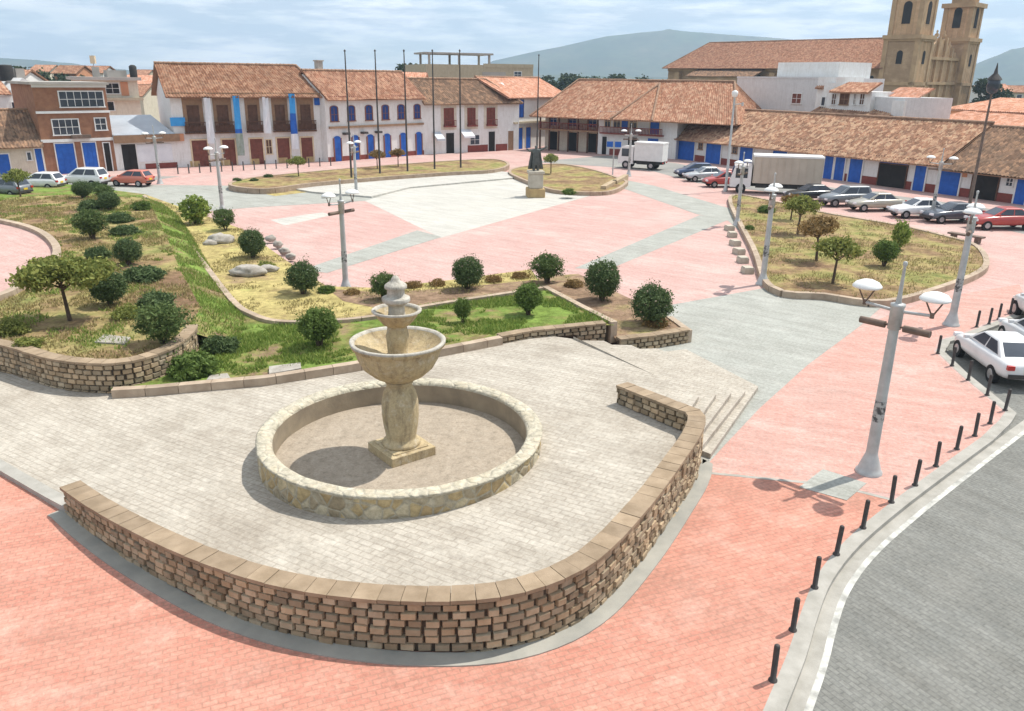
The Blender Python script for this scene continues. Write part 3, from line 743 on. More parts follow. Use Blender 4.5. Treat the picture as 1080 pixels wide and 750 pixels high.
# ------------------------------------------------------------------ foliage
def leaf_mesh(mb_v, mb_f, mb_t, pts, size, rng, up=.3, stretch=1.5):
    n = len(pts)
    d = rng.normal(size=(n, 3)); d /= np.linalg.norm(d, axis=1)[:, None]
    e = rng.normal(size=(n, 3)); e -= (e*d).sum(1)[:, None]*d; e /= np.linalg.norm(e, axis=1)[:, None]
    s = size*rng.uniform(.6, 1.3, n)[:, None]
    a = pts-d*s*.5*stretch; c = pts+d*s*.5*stretch; b = pts+e*s*.42; dd = pts-e*s*.42
    V = np.stack([a, b, c, dd], 1).reshape(-1, 3)
    base = sum(len(x) for x in mb_v)
    mb_v.append(V); mb_f.append(np.arange(base, base+4*n).reshape(-1, 4)); mb_t.append(rng.uniform(0, 1, n))
def quads(name, V, F, T, mat, parent=None):
    V = np.concatenate(V); F = np.concatenate(F); T = np.concatenate(T)
    me = bpy.data.meshes.new(name); k = F.shape[1]; nf = len(F)
    me.vertices.add(len(V)); me.vertices.foreach_set('co', V.astype(np.float32).ravel())
    me.loops.add(nf*k); me.loops.foreach_set('vertex_index', F.astype(np.int32).ravel())
    me.polygons.add(nf); me.polygons.foreach_set('loop_start', np.arange(0, nf*k, k, dtype=np.int32)); me.polygons.foreach_set('loop_total', np.full(nf, k, dtype=np.int32))
    me.update(calc_edges=True)
    ca = me.color_attributes.new('tint', 'FLOAT_COLOR', 'CORNER')
    c = np.repeat(T, k)[:, None]*np.ones((1, 4)); c[:, 3] = 1
    ca.data.foreach_set('color', c.astype(np.float32).ravel())
    me.materials.append(mat); me.validate()
    o = bpy.data.objects.new(name, me); COL.objects.link(o)
    return par(o, parent)
def blob_pts(rng, n, rx, ry, rz, c=(0, 0, 0), lump=.12, shell=.62, seed=0):
    d = rng.normal(size=(n, 3)); d /= np.linalg.norm(d, axis=1)[:, None]
    lum = np.array([noise.noise(Vector((x*1.7+seed, y*1.7, z*1.7)))+.5*noise.noise(Vector((x*4+seed, y*4, z*4))) for x, y, z in d])
    r = (shell+(1-shell)*rng.uniform(0, 1, n)**.6)*(1+lump*lum*1.6)
    return d*r[:, None]*np.array([rx, ry, rz])+np.array(c)
def shrub(name, mat, seed, label, trunk=.45, n=1500, leaf=.085, lump=.12, flat=1.0, cat='shrub', group='round clipped shrubs in the gardens'):
    rng = np.random.default_rng(seed)
    root = empty(name, (0, 0, 0), 0, label, cat, group)
    zc = trunk+.78*flat
    V, F, T = [], [], []
    leaf_mesh(V, F, T, blob_pts(rng, n, .96, .96, .9*flat, (0, 0, zc), lump, .72, seed), leaf, rng)
    leaf_mesh(V, F, T, blob_pts(rng, n//4, .86, .86, .8*flat, (0, 0, zc), lump, .3, seed), leaf*2.2, rng)
    leaf_mesh(V, F, T, blob_pts(rng, n//7, 1.06, 1.06, 1.0*flat, (0, 0, zc), lump*1.6, .92, seed), leaf*.9, rng)
    quads('foliage', V, F, T, MT[mat], root)
    mb = MB()
    for k in range(4):
        a = k*1.7+seed; mb.tube((.07*math.cos(a), .07*math.sin(a), -.08), (.3*math.cos(a), .3*math.sin(a), zc-.1), .07, .03, 6)
    mb.build('trunk', MT['bark'], root)
    return root
def umbrella_tree(name, mat, seed, label, h=2.3, r=1.3, th=.55, n=2600, leaf=.12, group=None):
    rng = np.random.default_rng(seed); rr = random.Random(seed)
    root = empty(name, (0, 0, 0), 0, label, 'tree', group)
    V, F, T = [], [], []; tw = MB()
    top = Vector((rr.uniform(-.1, .1), rr.uniform(-.1, .1), h*.62))
    tw.tube((0, 0, -.1), top*.55, .085, .065, 8); tw.tube(top*.55, top, .065, .05, 8)
    K = 11
    for k in range(K):
        a = 2*math.pi*k/K*1.0+rr.uniform(-.3, .3); q = r*rr.uniform(.35, .8) if k % 3 else r*.25
        p = Vector((q*math.cos(a), q*math.sin(a), h*.8+rr.uniform(-.08, .16)+(.16 if q < r*.4 else -.06)))
        tw.tube(top*rr.uniform(.8, 1.0), p, .035, .012, 6)
        leaf_mesh(V, F, T, blob_pts(rng, n//K, r*.45, r*.45, th*.62, tuple(p), .3, .25, seed+k), leaf, rng)
    quads('crown', V, F, T, MT[mat], root); tw.build('trunk', MT['bark'], root)
    return root
first = {}
def plant(key, mk, pos, s, label, rz=0):
    if key not in first: first[key] = o = mk()
    else: o = copy_tree(first[key])
    return place(o, pos, rz, s, label)
PPM = lambda p: 840/((p-Vector((0, 0, CAM_H))).dot(_f))
MOUND = lambda x, y: 1.0
LOWB = lambda x, y: .45
kinds = {
    'ballA': lambda: shrub('round_shrub', 'leaf_dark', 3, None, .35, 3800, .07, .10),
    'ballB': lambda: shrub('round_shrub', 'leaf_dark', 11, None, .3, 3400, .072, .19),
    'ballC': lambda: shrub('round_shrub', 'leaf_green', 17, None, .4, 2600, .08, .27, .95),
    'bright': lambda: shrub('round_shrub', 'leaf_mid', 5, None, .5, 1900, .10, .16),
    'loose': lambda: shrub('leafy_shrub', 'leaf_light', 8, None, .35, 900, .15, .3, .9),
    'low': lambda: shrub('low_shrub', 'leaf_dark', 21, None, -.25, 2200, .10, .2, .62),
    'lowmid': lambda: shrub('low_shrub', 'leaf_mid', 23, None, -.25, 1800, .12, .25, .62),
    'dry': lambda: shrub('dry_shrub', 'leaf_brown', 31, None, -.3, 800, .12, .3, .6, group='dry brown shrubs beside the pink plaza'),
    'pale': lambda: shrub('low_shrub', 'leaf_olive', 33, None, -.25, 1200, .12, .3, .7),
}
# kind, crown px, base py, radius px, z function, label, vertical stretch
SH = [
    ('ballA', 493, 305, 18, zg, 'dark round shrub on the plaza edge just right of the fountain top', 1),
    ('ballB', 577, 299, 17, zg, 'dark round shrub at the back corner of the green bed, beside the pink plaza', 1),
    ('ballA', 635, 317, 20, LOWB, 'dark round shrub in the strip bed, second from its right end', 1),
    ('ballB', 687, 342, 23, LOWB, 'big dark round shrub at the right end of the planter beside the grey path', .9),
    ('ballA', 405, 316, 15, zg, 'dark round shrub partly hidden behind the fountain top', 1),
    ('ballB', 320, 310, 18, zg, 'dark round shrub left of the twin lamp beside the pink plaza', 1),
    ('ballA', 267, 272, 15, zg, 'dark round shrub between the two grey rocks of the yellow lawn and the plaza', 1),
    ('ballB', 238, 243, 12, zg, 'small dark round shrub at the foot of the lamp post on the left', 1),
    ('bright', 337, 366, 20, zg, 'bright green round shrub on a short trunk in the green grass left of the fountain', 1),
    ('bright', 557, 332, 16, zg, 'mid green round shrub alone in the small green bed right of the fountain', 1),
    ('bright', 488, 340, 9, zg, 'tiny upright green shrub in the grass just right of the fountain bowl', 1.4),
    ('loose', 207, 236, 14, zg, 'light green leafy shrub at the top of the yellow lawn', 1.1),
    ('pale', 281, 284, 9, zg, 'little olive shrub in front of the second plaza edge ball shrub', 1),
    ('ballB', 173, 362, 26, MOUND, 'largest dark round shrub, at the right end of the curved planter wall', .85),
    ('ballA', 117, 322, 19, MOUND, 'dark round shrub just right of the umbrella tree', 1),
    ('ballB', 136, 279, 15, MOUND, 'dark round shrub in the middle of the mound above the low hedge', 1),
    ('ballA', 98, 252, 16, MOUND, 'dark round shrub standing beside the round pink plaza kerb', 1),
    ('low', 104, 273, 13, MOUND, 'low dark shrub touching the round shrub in the middle of the mound', 1.2),
    ('low', 164, 324, 20, MOUND, 'flat dark shrub just above the largest round shrub', 1),
    ('low', 152, 295, 22, MOUND, 'wide low dark hedge on the right slope of the mound', .8),
    ('low', 132, 247, 15, MOUND, 'small low hedge left of the diagonal kerb, below the row of back shrubs', .8),
    ('ballA', 88, 209, 10, MOUND, 'small round shrub leftmost in the row at the back of the mound', .9),
    ('ballB', 112, 212, 10, MOUND, 'small round shrub second from left in the row at the back of the mound', .9),
    ('low', 96, 221, 13, MOUND, 'low oval shrub left in the second row at the back of the mound', .9),
    ('ballA', 116, 222, 11, MOUND, 'small round shrub right in the second row at the back of the mound', .9),
    ('low', 126, 234, 14, MOUND, 'low dark shrub just above the small low hedge on the mound', .9),
    ('lowmid', 150, 221, 10, MOUND, 'mid green low shrub nearest the far end of the diagonal kerb', 1),
    ('low', 101, 199, 9, MOUND, 'farthest small shrub at the back of the mound in front of the white car', .9),
    ('lowmid', 204, 394, 25, zg, 'broad mid green bush at the foot of the curved planter wall', .95),
    ('low', 233, 370, 19, zg, 'dark bush behind the broad bush at the foot of the planter wall', 1),
    ('pale', 133, 335, 15, MOUND, 'pale olive bush between the umbrella tree and the largest round shrub', .9),
    ('pale', 13, 352, 16, MOUND, 'olive bush at the left edge behind the curved planter wall', 1),
    ('pale', 30, 366, 15, MOUND, 'olive bush below the umbrella tree close to the planter wall coping', .7),
    ('dry', 436, 303, 9, zg, 'dry brown shrub on the plaza edge left of the round shrub by the fountain top', 1),
    ('dry', 462, 301, 9, zg, 'dry brown shrub touching the left side of the round shrub by the fountain top', 1),
    ('dry', 521, 297, 9, zg, 'dry brown shrub on the plaza edge right of the round shrub by the fountain top', 1),
    ('dry', 548, 293, 9, zg, 'dry brown shrub touching the left side of the back corner round shrub', 1),
    ('dry', 605, 302, 10, LOWB, 'dry brown shrub between the back corner shrub and the strip bed shrub', 1),
    ('dry', 692, 343, 13, LOWB, 'dry brown shrub under the big round shrub at the right end of the planter', .8),
    ('dry', 372, 310, 9, zg, 'dry brown shrub right of the twin lamp foot at the plaza edge', .9),
    ('lowmid', 345, 308, 10, zg, 'green low shrub left of the twin lamp foot at the plaza edge', .8),
]
for i, (k, px, py, rp, fn, lab, vz) in enumerate(SH):
    p = GS(px, py, fn); s = rp/PPM(p)
    if k in ('ballA', 'ballB') and i % 3 == 1: k = 'ballC'
    plant(k, kinds[k], p, (s*rnd.uniform(.92, 1.08), s*rnd.uniform(.92, 1.08), s*vz*rnd.uniform(.93, 1.05)), lab, i*1.3)
ut = lambda: umbrella_tree('umbrella_tree', 'leaf_olive', 4, None, 2.2, 1.5, .62, 7000, .115, group='umbrella shaped trees on the lawns')
p = GS(74, 338, MOUND); plant('ut', ut, p, 1.0, 'large umbrella shaped tree with olive crown on the left garden mound', 0)
ut2 = lambda: umbrella_tree('umbrella_tree', 'leaf_brown', 14, None, 2.4, 1.15, .55, 2200, .13, group='umbrella shaped trees on the lawns')
ut3 = lambda: umbrella_tree('umbrella_tree', 'leaf_olive', 17, None, 2.4, 1.15, .6, 2200, .13, group='umbrella shaped trees on the lawns')
L28 = lambda x, y: .25
for key, mk, px, py, s, lab in (
    ('ut3', ut3, 841, 247, .98, 'umbrella tree with broad olive crown at the back left of the right lawn'),
    ('ut2', ut2, 834, 232, .72, 'small brownish umbrella tree farthest back on the right lawn'),
    ('ut2', ut2, 861, 275, .95, 'brownish umbrella tree in the middle of the right lawn'),
    ('ut3', ut3, 878, 299, .92, 'umbrella tree nearest the front kerb of the right lawn')):
    plant(key, mk, GS(px, py, L28), s, lab, px)
for k, px, py, rp, vz, lab in (('bright', 932, 281, 13, 1, 'green round shrub alone on the right side of the right lawn'), ('loose', 948, 263, 9, 1.7, 'thin pale green young tree behind the round shrub of the right lawn'),
                          ('lowmid', 808, 224, 9, .9, 'low green shrub at the back left of the right lawn by the lamp'), ('lowmid', 790, 242, 5, 1, 'tiny green shrub beside the left kerb of the right lawn')):
    p = GS(px, py, L28); s = rp/PPM(p); plant(k, kinds[k], p, (s, s, s*vz), lab, px)
for key, mk, px, py, s, lab in (('ut3', ut3, 22, 208, .85, 'small green tree at the left edge in front of the parked cars'),
                               ('ut3', ut3, 315, 186, .75, 'flat crowned small tree on the far lawn before the colonial house'),
                               ('ut2', ut2, 398, 178, .75, 'flat crowned small tree on the far lawn, left of the pair before the blue arches'),
                               ('ut2', ut2, 420, 176, .75, 'flat crowned small tree on the far lawn, right of the pair before the blue arches'),
                               ('ut3', ut3, 581, 182, .75, 'flat crowned small tree on the lawn behind the statue')):
    plant(key, mk, GS(px, py, lambda x, y: .4), s, lab, px)
for k, px, py, rp, lab in (('low', 250, 191, 5, 'tiny dark shrub at the left tip of the far lawn'), ('low', 268, 191, 4.5, 'tiny dark shrub second from the left tip of the far lawn'), ('low', 283, 187, 5, 'tiny dark shrub near the lamp side of the far lawn'), ('lowmid', 600, 204, 7, 'low green clump at the front kerb of the lawn behind the statue')):
    p = GS(px, py, lambda x, y: .4); s = rp/PPM(p); plant(k, kinds[k], p, (s, s, s*.8), lab, px)
# grass tufts over the greener ground
def in_poly(x, y, poly):
    c = False; j = len(poly)-1
    for i in range(len(poly)):
        if (poly[i][1] > y) != (poly[j][1] > y) and x < (poly[j][0]-poly[i][0])*(y-poly[i][1])/(poly[j][1]-poly[i][1])+poly[i][0]: c = not c
        j = i
    return c
ROUND = [tuple(p) for p in RP]
def grass(polys, dens, hgt, seed, thresh, mat, name='grass'):
    rng = np.random.default_rng(seed); V = []; T = []
    for poly, fn in polys:
        xs = [p[0] for p in poly]; ys = [p[1] for p in poly]
        n = int((max(xs)-min(xs))*(max(ys)-min(ys))*dens)
        X = rng.uniform(min(xs), max(xs), n); Y = rng.uniform(min(ys), max(ys), n)
        for x, y in zip(X, Y):
            nz = noise.noise(Vector((x*.45, y*.45, seed)))+.6*noise.noise(Vector((x*1.6, y*1.6, seed)))
            if nz < thresh or not in_poly(x, y, poly) or in_poly(x, y, ROUND): continue
            z = fn(x, y); h = hgt*rng.uniform(.5, 1.3)*(1+.7*max(nz, 0)); a = rng.uniform(0, 6.28); w = .028
            lx, ly = rng.normal(0, h*.45), rng.normal(0, h*.45)
            V += [(x-w*math.cos(a), y-w*math.sin(a), z-.01), (x+w*math.cos(a), y+w*math.sin(a), z-.01), (x+lx, y+ly, z+h)]
            T.append(rng.uniform(0, 1))
    V = np.array(V); F = np.arange(len(V)).reshape(-1, 3)
    return tag(quads(name, [V], [F], [np.array(T)], MT[mat]), 'short uneven green grass growing over the garden beds', 'grass', kind='stuff')
green = GSP([(250, 396), (370, 380), (560, 346), (645, 341), (574, 304), (450, 322), (395, 334), (292, 340), (262, 331), (215, 280), (185, 242), (215, 340), (210, 380)], zg)
grass([(green, zg)], 420, .11, 3, -.12, 'blade')
def grass_slope(o, dens, hgt, seed, mat):
    rng = np.random.default_rng(seed); V = []; T = []; me = o.data
    for f in me.polygons:
        q = [me.vertices[k].co for k in f.vertices]
        for _ in range(int(f.area*dens*(.6+.8*rng.random()))):
            u, w_ = rng.random(2); p = q[0].lerp(q[1], u).lerp(q[3].lerp(q[2], u), w_)
            if noise.noise(Vector((p.x*.5, p.y*.5, seed))) < -.15: continue
            h = hgt*rng.uniform(.5, 1.4); a = rng.uniform(0, 6.28); w = .028; lx, ly = rng.normal(0, h*.45), rng.normal(0, h*.45)
            V += [(p.x-w*math.cos(a), p.y-w*math.sin(a), p.z-.02), (p.x+w*math.cos(a), p.y+w*math.sin(a), p.z-.02), (p.x+lx, p.y+ly, p.z+h)]; T.append(rng.uniform(0, 1))
    V = np.array(V); tag(quads('grass', [V], [np.arange(len(V)).reshape(-1, 3)], [np.array(T)], MT[mat]), 'grass on the slope of the garden mound', 'grass', kind='stuff')
grass_slope(SLOPE, 150, .13, 5, 'blade'); grass_slope(SLOPE, 60, .10, 6, 'blade_dry')
o = grass([(mound_edge, MOUND)], 150, .10, 7, .0, 'blade_dry'); 
grass([([tuple(p) for p in DI]+[(q[0], q[1]) for q in back[1:]], zg)], 130, .08, 9, .1, 'blade_dry')
grass([(mound_edge, MOUND)], 160, .10, 12, .22, 'blade')
grass([(SIDE_PATH, lambda x, y: .25)], 40, .12, 15, -.05, 'blade_dry')

# ------------------------------------------------------------------ rocks, slabs, edge stones
def rock(px, py, w, h, fn, label, seed):
    p = GS(px, py, fn); s = w/PPM(p)
    bm = bmesh.new(); bmesh.ops.create_icosphere(bm, subdivisions=3, radius=1)
    for v in bm.verts:
        k = 1+.35*noise.noise(v.co*1.4+Vector((seed, 0, 0)))+.15*noise.noise(v.co*3.5+Vector((0, seed, 0)))
        v.co = Vector((v.co.x*k*s*.5, v.co.y*k*s*.36, v.co.z*k*s*.5*h))
    me = bpy.data.meshes.new('rock'); bm.to_mesh(me); bm.free(); me.materials.append(MT['rock'])
    for q in me.polygons: q.use_smooth = True
    o = bpy.data.objects.new('rock', me); COL.objects.link(o); o.location = p+Vector((0, 0, s*.12))
    return tag(o, label, 'rock', 'grey rocks in the gardens')
rock(232, 256, 28, .45, zg, 'grey boulder on the yellow lawn nearer the lamp, lying behind the other boulder', 1)
rock(222, 258, 16, .4, zg, 'small grey stone leaning on the left of the back boulder', 9)
rock(262, 290, 36, .4, zg, 'long flat grey boulder on the yellow lawn, the nearer of the two', 2)
rock(283, 286, 20, .4, zg, 'grey stone at the right end of the long flat boulder', 4)
for i, (px, py) in enumerate(((286, 253), (293, 259), (300, 266), (307, 272))):
    rock(px, py, 11, .7, lambda x, y: .2, 'pale edge stone between garden and pink plaza, number %s of four from the lamp' % ('one', 'two', 'three', 'four')[i], 11+i)
def flat_slab(name, px4, fn, h, label, mat='rock', group=None):
    pts = [GS(a, b, fn) for a, b in px4]; mb = MB()
    mb.add([p+Vector((0, 0, -.05)) for p in pts]+[p+Vector((0, 0, h)) for p in pts], [(4, 5, 6, 7), (0, 1, 5, 4), (1, 2, 6, 5), (2, 3, 7, 6), (3, 0, 4, 7)])
    return tag(mb.build(name, MT[mat], recalc=True), label, 'slab', group)
flat_slab('stone_slab', [(100, 362), (132, 364), (138, 357), (110, 354)], MOUND, .05, 'flat stone slab set in the grass on the mound below the umbrella tree')
flat_slab('stone_slab', [(284, 397), (318, 391), (317, 385), (284, 389)], zg, .09, 'pale stone slab lying against the kerb left of the fountain')
flat_slab('stone_slab', [(218, 402), (243, 400), (240, 395), (222, 397)], zg, .05, 'flat stone slab in the soil next to the broad bush')
flat_slab('concrete_slab', [(843, 514), (893, 528), (914, 510), (868, 495)], lambda x, y: 0.006, .012, 'grey concrete slab set in the pink paving by the big lamp post', 'path_grey')
for i, (px, py) in enumerate(((769, 243), (772, 250), (775, 259), (779, 268), (783, 277), (788, 288))):
    p = G(px, py); mb = MB(); mb.cbox((0, 0, .14), .5, .62, .28, 0); mb.cbox((0, 0, .31), .44, .56, .06, 0)
    o = mb.build('edge_block', MT['plinth']); o.location = p; o.rotation_euler = (0, 0, rnd.uniform(-.2, .2)+.2)
    tag(o, 'low pale stone block along the pink plaza, %s of six from the back' % ('first', 'second', 'third', 'fourth', 'fifth', 'sixth')[i], 'block', 'low stone blocks beside the right lawn')
mb = MB()
for a, b in (((636, 203), (648, 196)), ((648, 197), (660, 190))):
    pa, pb = G(*a), G(*b); d = pb-pa; mb.cbox((pa+pb)/2+Vector((0, 0, .28)), d.length, .5, .56, math.atan2(d.y, d.x), rnd.uniform(.9, 1.1))
tag(mb.build('stone_ledge', MT['block']), 'low brown stone ledge at the right tip of the lawn behind the statue', 'ledge')
pa, pb = G(1000, 252, .0), G(1036, 258, .0); d = pb-pa
mb = MB(); mb.cbox((0, 0, .42), d.length, .5, .10); mb.cbox((-d.length*.35, 0, .19), .25, .4, .38); mb.cbox((d.length*.35, 0, .19), .25, .4, .38)
o = mb.build('stone_bench', MT['brown_metal']); o.location = (pa+pb)/2; o.rotation_euler = (0, 0, math.atan2(d.y, d.x)); tag(o, 'dark backless bench behind the kerb corner of the right lawn', 'bench')

# ------------------------------------------------------------------ bollards
bol = MB(); bol.lathe([(.075, -.02), (.075, .03), (.05, .035), (.05, .66), (.046, .70), (.03, .715), (.001, .72)], 14)
BOL = None
def bollard(p, label, group, s=1.0, rz=0):
    global BOL
    if BOL is None: o = BOL = bol.build('bollard', MT['dark_metal']); o['category'] = 'bollard'
    else: o = BOL.copy(); COL.objects.link(o)
    o['group'] = group
    return place(o, p, rz, s, label)
ORD = ['first', 'second', 'third', 'fourth', 'fifth', 'sixth', 'seventh', 'eighth', 'ninth', 'tenth', 'eleventh', 'twelfth', 'thirteenth', 'fourteenth', 'fifteenth', 'sixteenth']
for i, (px, py) in enumerate([(815, 718), (836, 665), (859, 620), (882, 585), (910, 557), (940, 530), (965, 512), (987, 492), (1009, 474), (1028, 460), (1044, 447), (1060, 433)]):
    o = bollard(G(px, py), 'dark bollard along the road kerb, %s counted from the bottom of the photo' % ORD[i], 'bollards along the road kerb')
    o.rotation_euler = (rnd.uniform(-.03, .03), rnd.uniform(-.02, .04), 0)
for i, (px, py) in enumerate([(1041, 417), (1021, 401), (1004, 386), (989, 373)]):
    bollard(G(px, py), 'dark bollard on the pink paving beside the white sedan, %s counted from its rear' % ORD[i], 'bollards around the parking bay')
for i, (px, py) in enumerate([(1030, 345), (1043, 342), (1053, 337), (1065, 331), (1074, 325)]):
    bollard(G(px, py), 'dark bollard at the head of the white cars, %s counted from the left' % ORD[i], 'bollards around the parking bay')
for i in range(15):
    px = 188+i*11.5; py = 183.5-i*.62
    bollard(G(px, py), 'small dark post on the pavement before the colonial house, %s from the left' % ORD[i], 'posts along the far pavement', 1.3)

# ------------------------------------------------------------------ street lamps
def make_lamp(kind):
    root = empty('street_lamp', (0, 0, 0), 0, None, 'street lamp', 'grey twin street lamps around the square')
    mb = MB(); mb.lathe([(.33, -.02), (.33, .06), (.29, .09), (.26, .2), (.20, .38), (.155, .52), (.145, .6)], 24); mb.build('base', MT['galv'], root)
    mb = MB(); mb.lathe([(.145, .55), (.14, 1.2), (.115, 4.0)], 20); pl = mb.build('pole', MT['galv'], root)
    mb = MB(); mb.lathe([(.1415, 1.45), (.137, 2.0)], 20); mb.build('sticker_band', MT['stickers'], pl)
    mb = MB(); mb.lathe([(.11, 3.86), (.155, 3.88), (.155, 4.42), (.17, 4.44), (.17, 4.5), (.05, 4.52)], 20); mb.build('head_box', MT['galv'], root)
    mb = MB(); mb.lathe([(.075, 4.5), (.05, 4.75), (.032, 5.4), (.05, 5.44), (.05, 5.52), (.01, 5.54)], 12); mb.build('spike', MT['galv'], root)
    for s in (-1, 1):
        mb = MB(); mb.tube((s*.12, 0, 4.33), (s*.84, 0, 4.38), .042, .036, 10); arm = mb.build('arm', MT['galv'], root)
        mb = MB()
        for q in (-1, 1): mb.tube((s*.80, 0, 4.36), (s*.80+q*.19, q*.05, 4.74), .022, .018, 8)
        mb.tube((s*.80, 0, 4.32), (s*.80, 0, 4.44), .05, .05, 10); mb.build('strut', MT['brown_metal'], arm)
        mb = MB(); mb.lathe([(.0, 4.74), (.20, 4.73), (.31, 4.745), (.345, 4.765), (.34, 4.80), (.27, 4.88), (.13, 4.94), (.001, 4.955)], 28, (s*.80, 0, 0)); mb.build('lamp_dish', MT['dish'], root)
        mb = MB(); mb.tube((s*.22, -.0, 3.93), (s*.84, 0, 3.93), .085, .085, 14); mb.tube((s*.1, 0, 3.95), (s*.24, 0, 3.95), .03, .03, 8)
        mb.build('trough', MT['brown_metal'], root)
    return root
LAMP = make_lamp('near')
for i, (px, py, h, rz, lab) in enumerate((
    (916, 498, 1.0, -.83, 'big grey twin lamp post standing nearest, on pink paving by the bollards'),
    (804, 300, .98, 1.15, 'grey lamp post at the left corner of the right lawn'),
    (1003, 343, 1.0, 1.0, 'grey lamp post left of the parked white sedan'),
    (365, 306, .93, 1.0, 'grey twin lamp post on the near edge of the pink plaza, behind the fountain'),
    (235, 224, .95, 1.15, 'pale lamp post at the top of the yellow lawn before the colonial house'),
    (376, 206, .90, 1.3, 'pale lamp post beside the stage before the blue arched house'),
    (169, 194, .93, .7, 'lamp post at the far left beside the red car'),
    (777, 238, .9, .9, 'lamp post at the back corner of the right lawn in front of the box truck'),
    (982, 231, .92, -.6, 'lamp post among the parked cars before the tiled shop row'),
    (663, 186, .95, .2, 'pale lamp post in front of the little white truck'),
    (597, 158, .95, .3, 'farthest pale lamp post before the timber balcony'))):
    o = LAMP if i == 0 else copy_tree(LAMP)
    place(o, G(px, py), rz, h, lab)
# sign post with two blue plates
p = G(646, 186); r = empty('sign_post', p, -.3, 'grey post carrying two blue square signs near the little white truck', 'sign')
mb = MB(); mb.tube((0, 0, -.02), (0, 0, 3.6), .07, .06, 10); mb.build('pole', MT['galv'], r)
for s in (-1, 1):
    mb = MB(); mb.box(s*.42-.32, s*.42+.32, -.12, -.07, 2.95, 3.5); mb.build('sign_plate', MT['blue'], r)
# flag poles
fp = MB(); fp.lathe([(.22, -.02), (.22, .12), (.1, .2), (.095, 1), (.075, 8), (.05, 12.3)], 12)
fcap = MB(); fcap.lathe([(.001, 12.25), (.09, 12.3), (.09, 12.42), (.001, 12.5)], 10)
FP = None
for i, (px, py) in enumerate(((371, 192), (401, 187.5), (430, 185), (458.5, 182.5), (486, 181), (566, 170))):
    lab = 'tall bare flag pole on the far lawn, %s from the left of five' % ORD[i] if i < 5 else 'tall bare flag pole standing alone behind the statue'
    if FP is None:
        FP = empty('flag_pole', (0, 0, 0), 0, lab, 'flag pole', 'flag poles on the far lawn'); fp.build('pole', MT['dark_metal'], FP); fcap.build('cap', MT['dark_metal'], FP); o = FP
    else: o = copy_tree(FP)
    q = G(px, py); tp = AY(px-(13 if px < 400 else 8 if px < 440 else 5 if px < 500 else -1), 52 if i < 5 else 57, q.y).z
    place(o, q, 0, (1, 1, tp/12.5), lab)
# tall camera mast and lantern mast
p = G(765, 202); h = AY(763, 95, p.y).z
r = empty('camera_mast', p, 0, 'tall grey mast with a small surveillance dome in front of the shop row', 'mast')
mb = MB(); mb.lathe([(.2, -.02), (.2, .3), (.13, .4), (.08, h-.5)], 14); mb.build('pole', MT['galv'], r)
mb = MB(); mb.lathe([(.01, h-.62), (.2, h-.55), (.28, h-.3), (.25, h-.1), (.05, h)], 16); mb.build('camera_dome', MT['dish'], r)
mb = MB(); mb.tube((0, 0, h-1.2), (.7, -.2, h-1.1), .04); mb.tube((.7, -.2, h-1.3), (.7, -.2, h-1.0), .1); mb.build('bracket', MT['galv'], r)
p = G(1021, 224); h = AY(1031, 66, p.y).z
r = empty('lantern_mast', p, 0, 'tall thin dark mast topped by a pointed lantern at the right', 'lantern')
mb = MB(); mb.lathe([(.2, -.02), (.2, .4), (.13, .6), (.07, h-1.9)], 12); mb.build('pole', MT['brown_metal'], r)
mb = MB(); mb.lathe([(.08, h-2.2), (.36, h-2.05), (.48, h-1.7), (.42, h-1.2)], 8); mb.build('lantern_glass', MT['glass_dark'], r)
mb = MB(); mb.lathe([(.54, h-1.22), (.45, h-1.05), (.16, h-.75), (.07, h-.3), (.02, h)], 8); mb.build('lantern_cap', MT['dark_metal'], r)
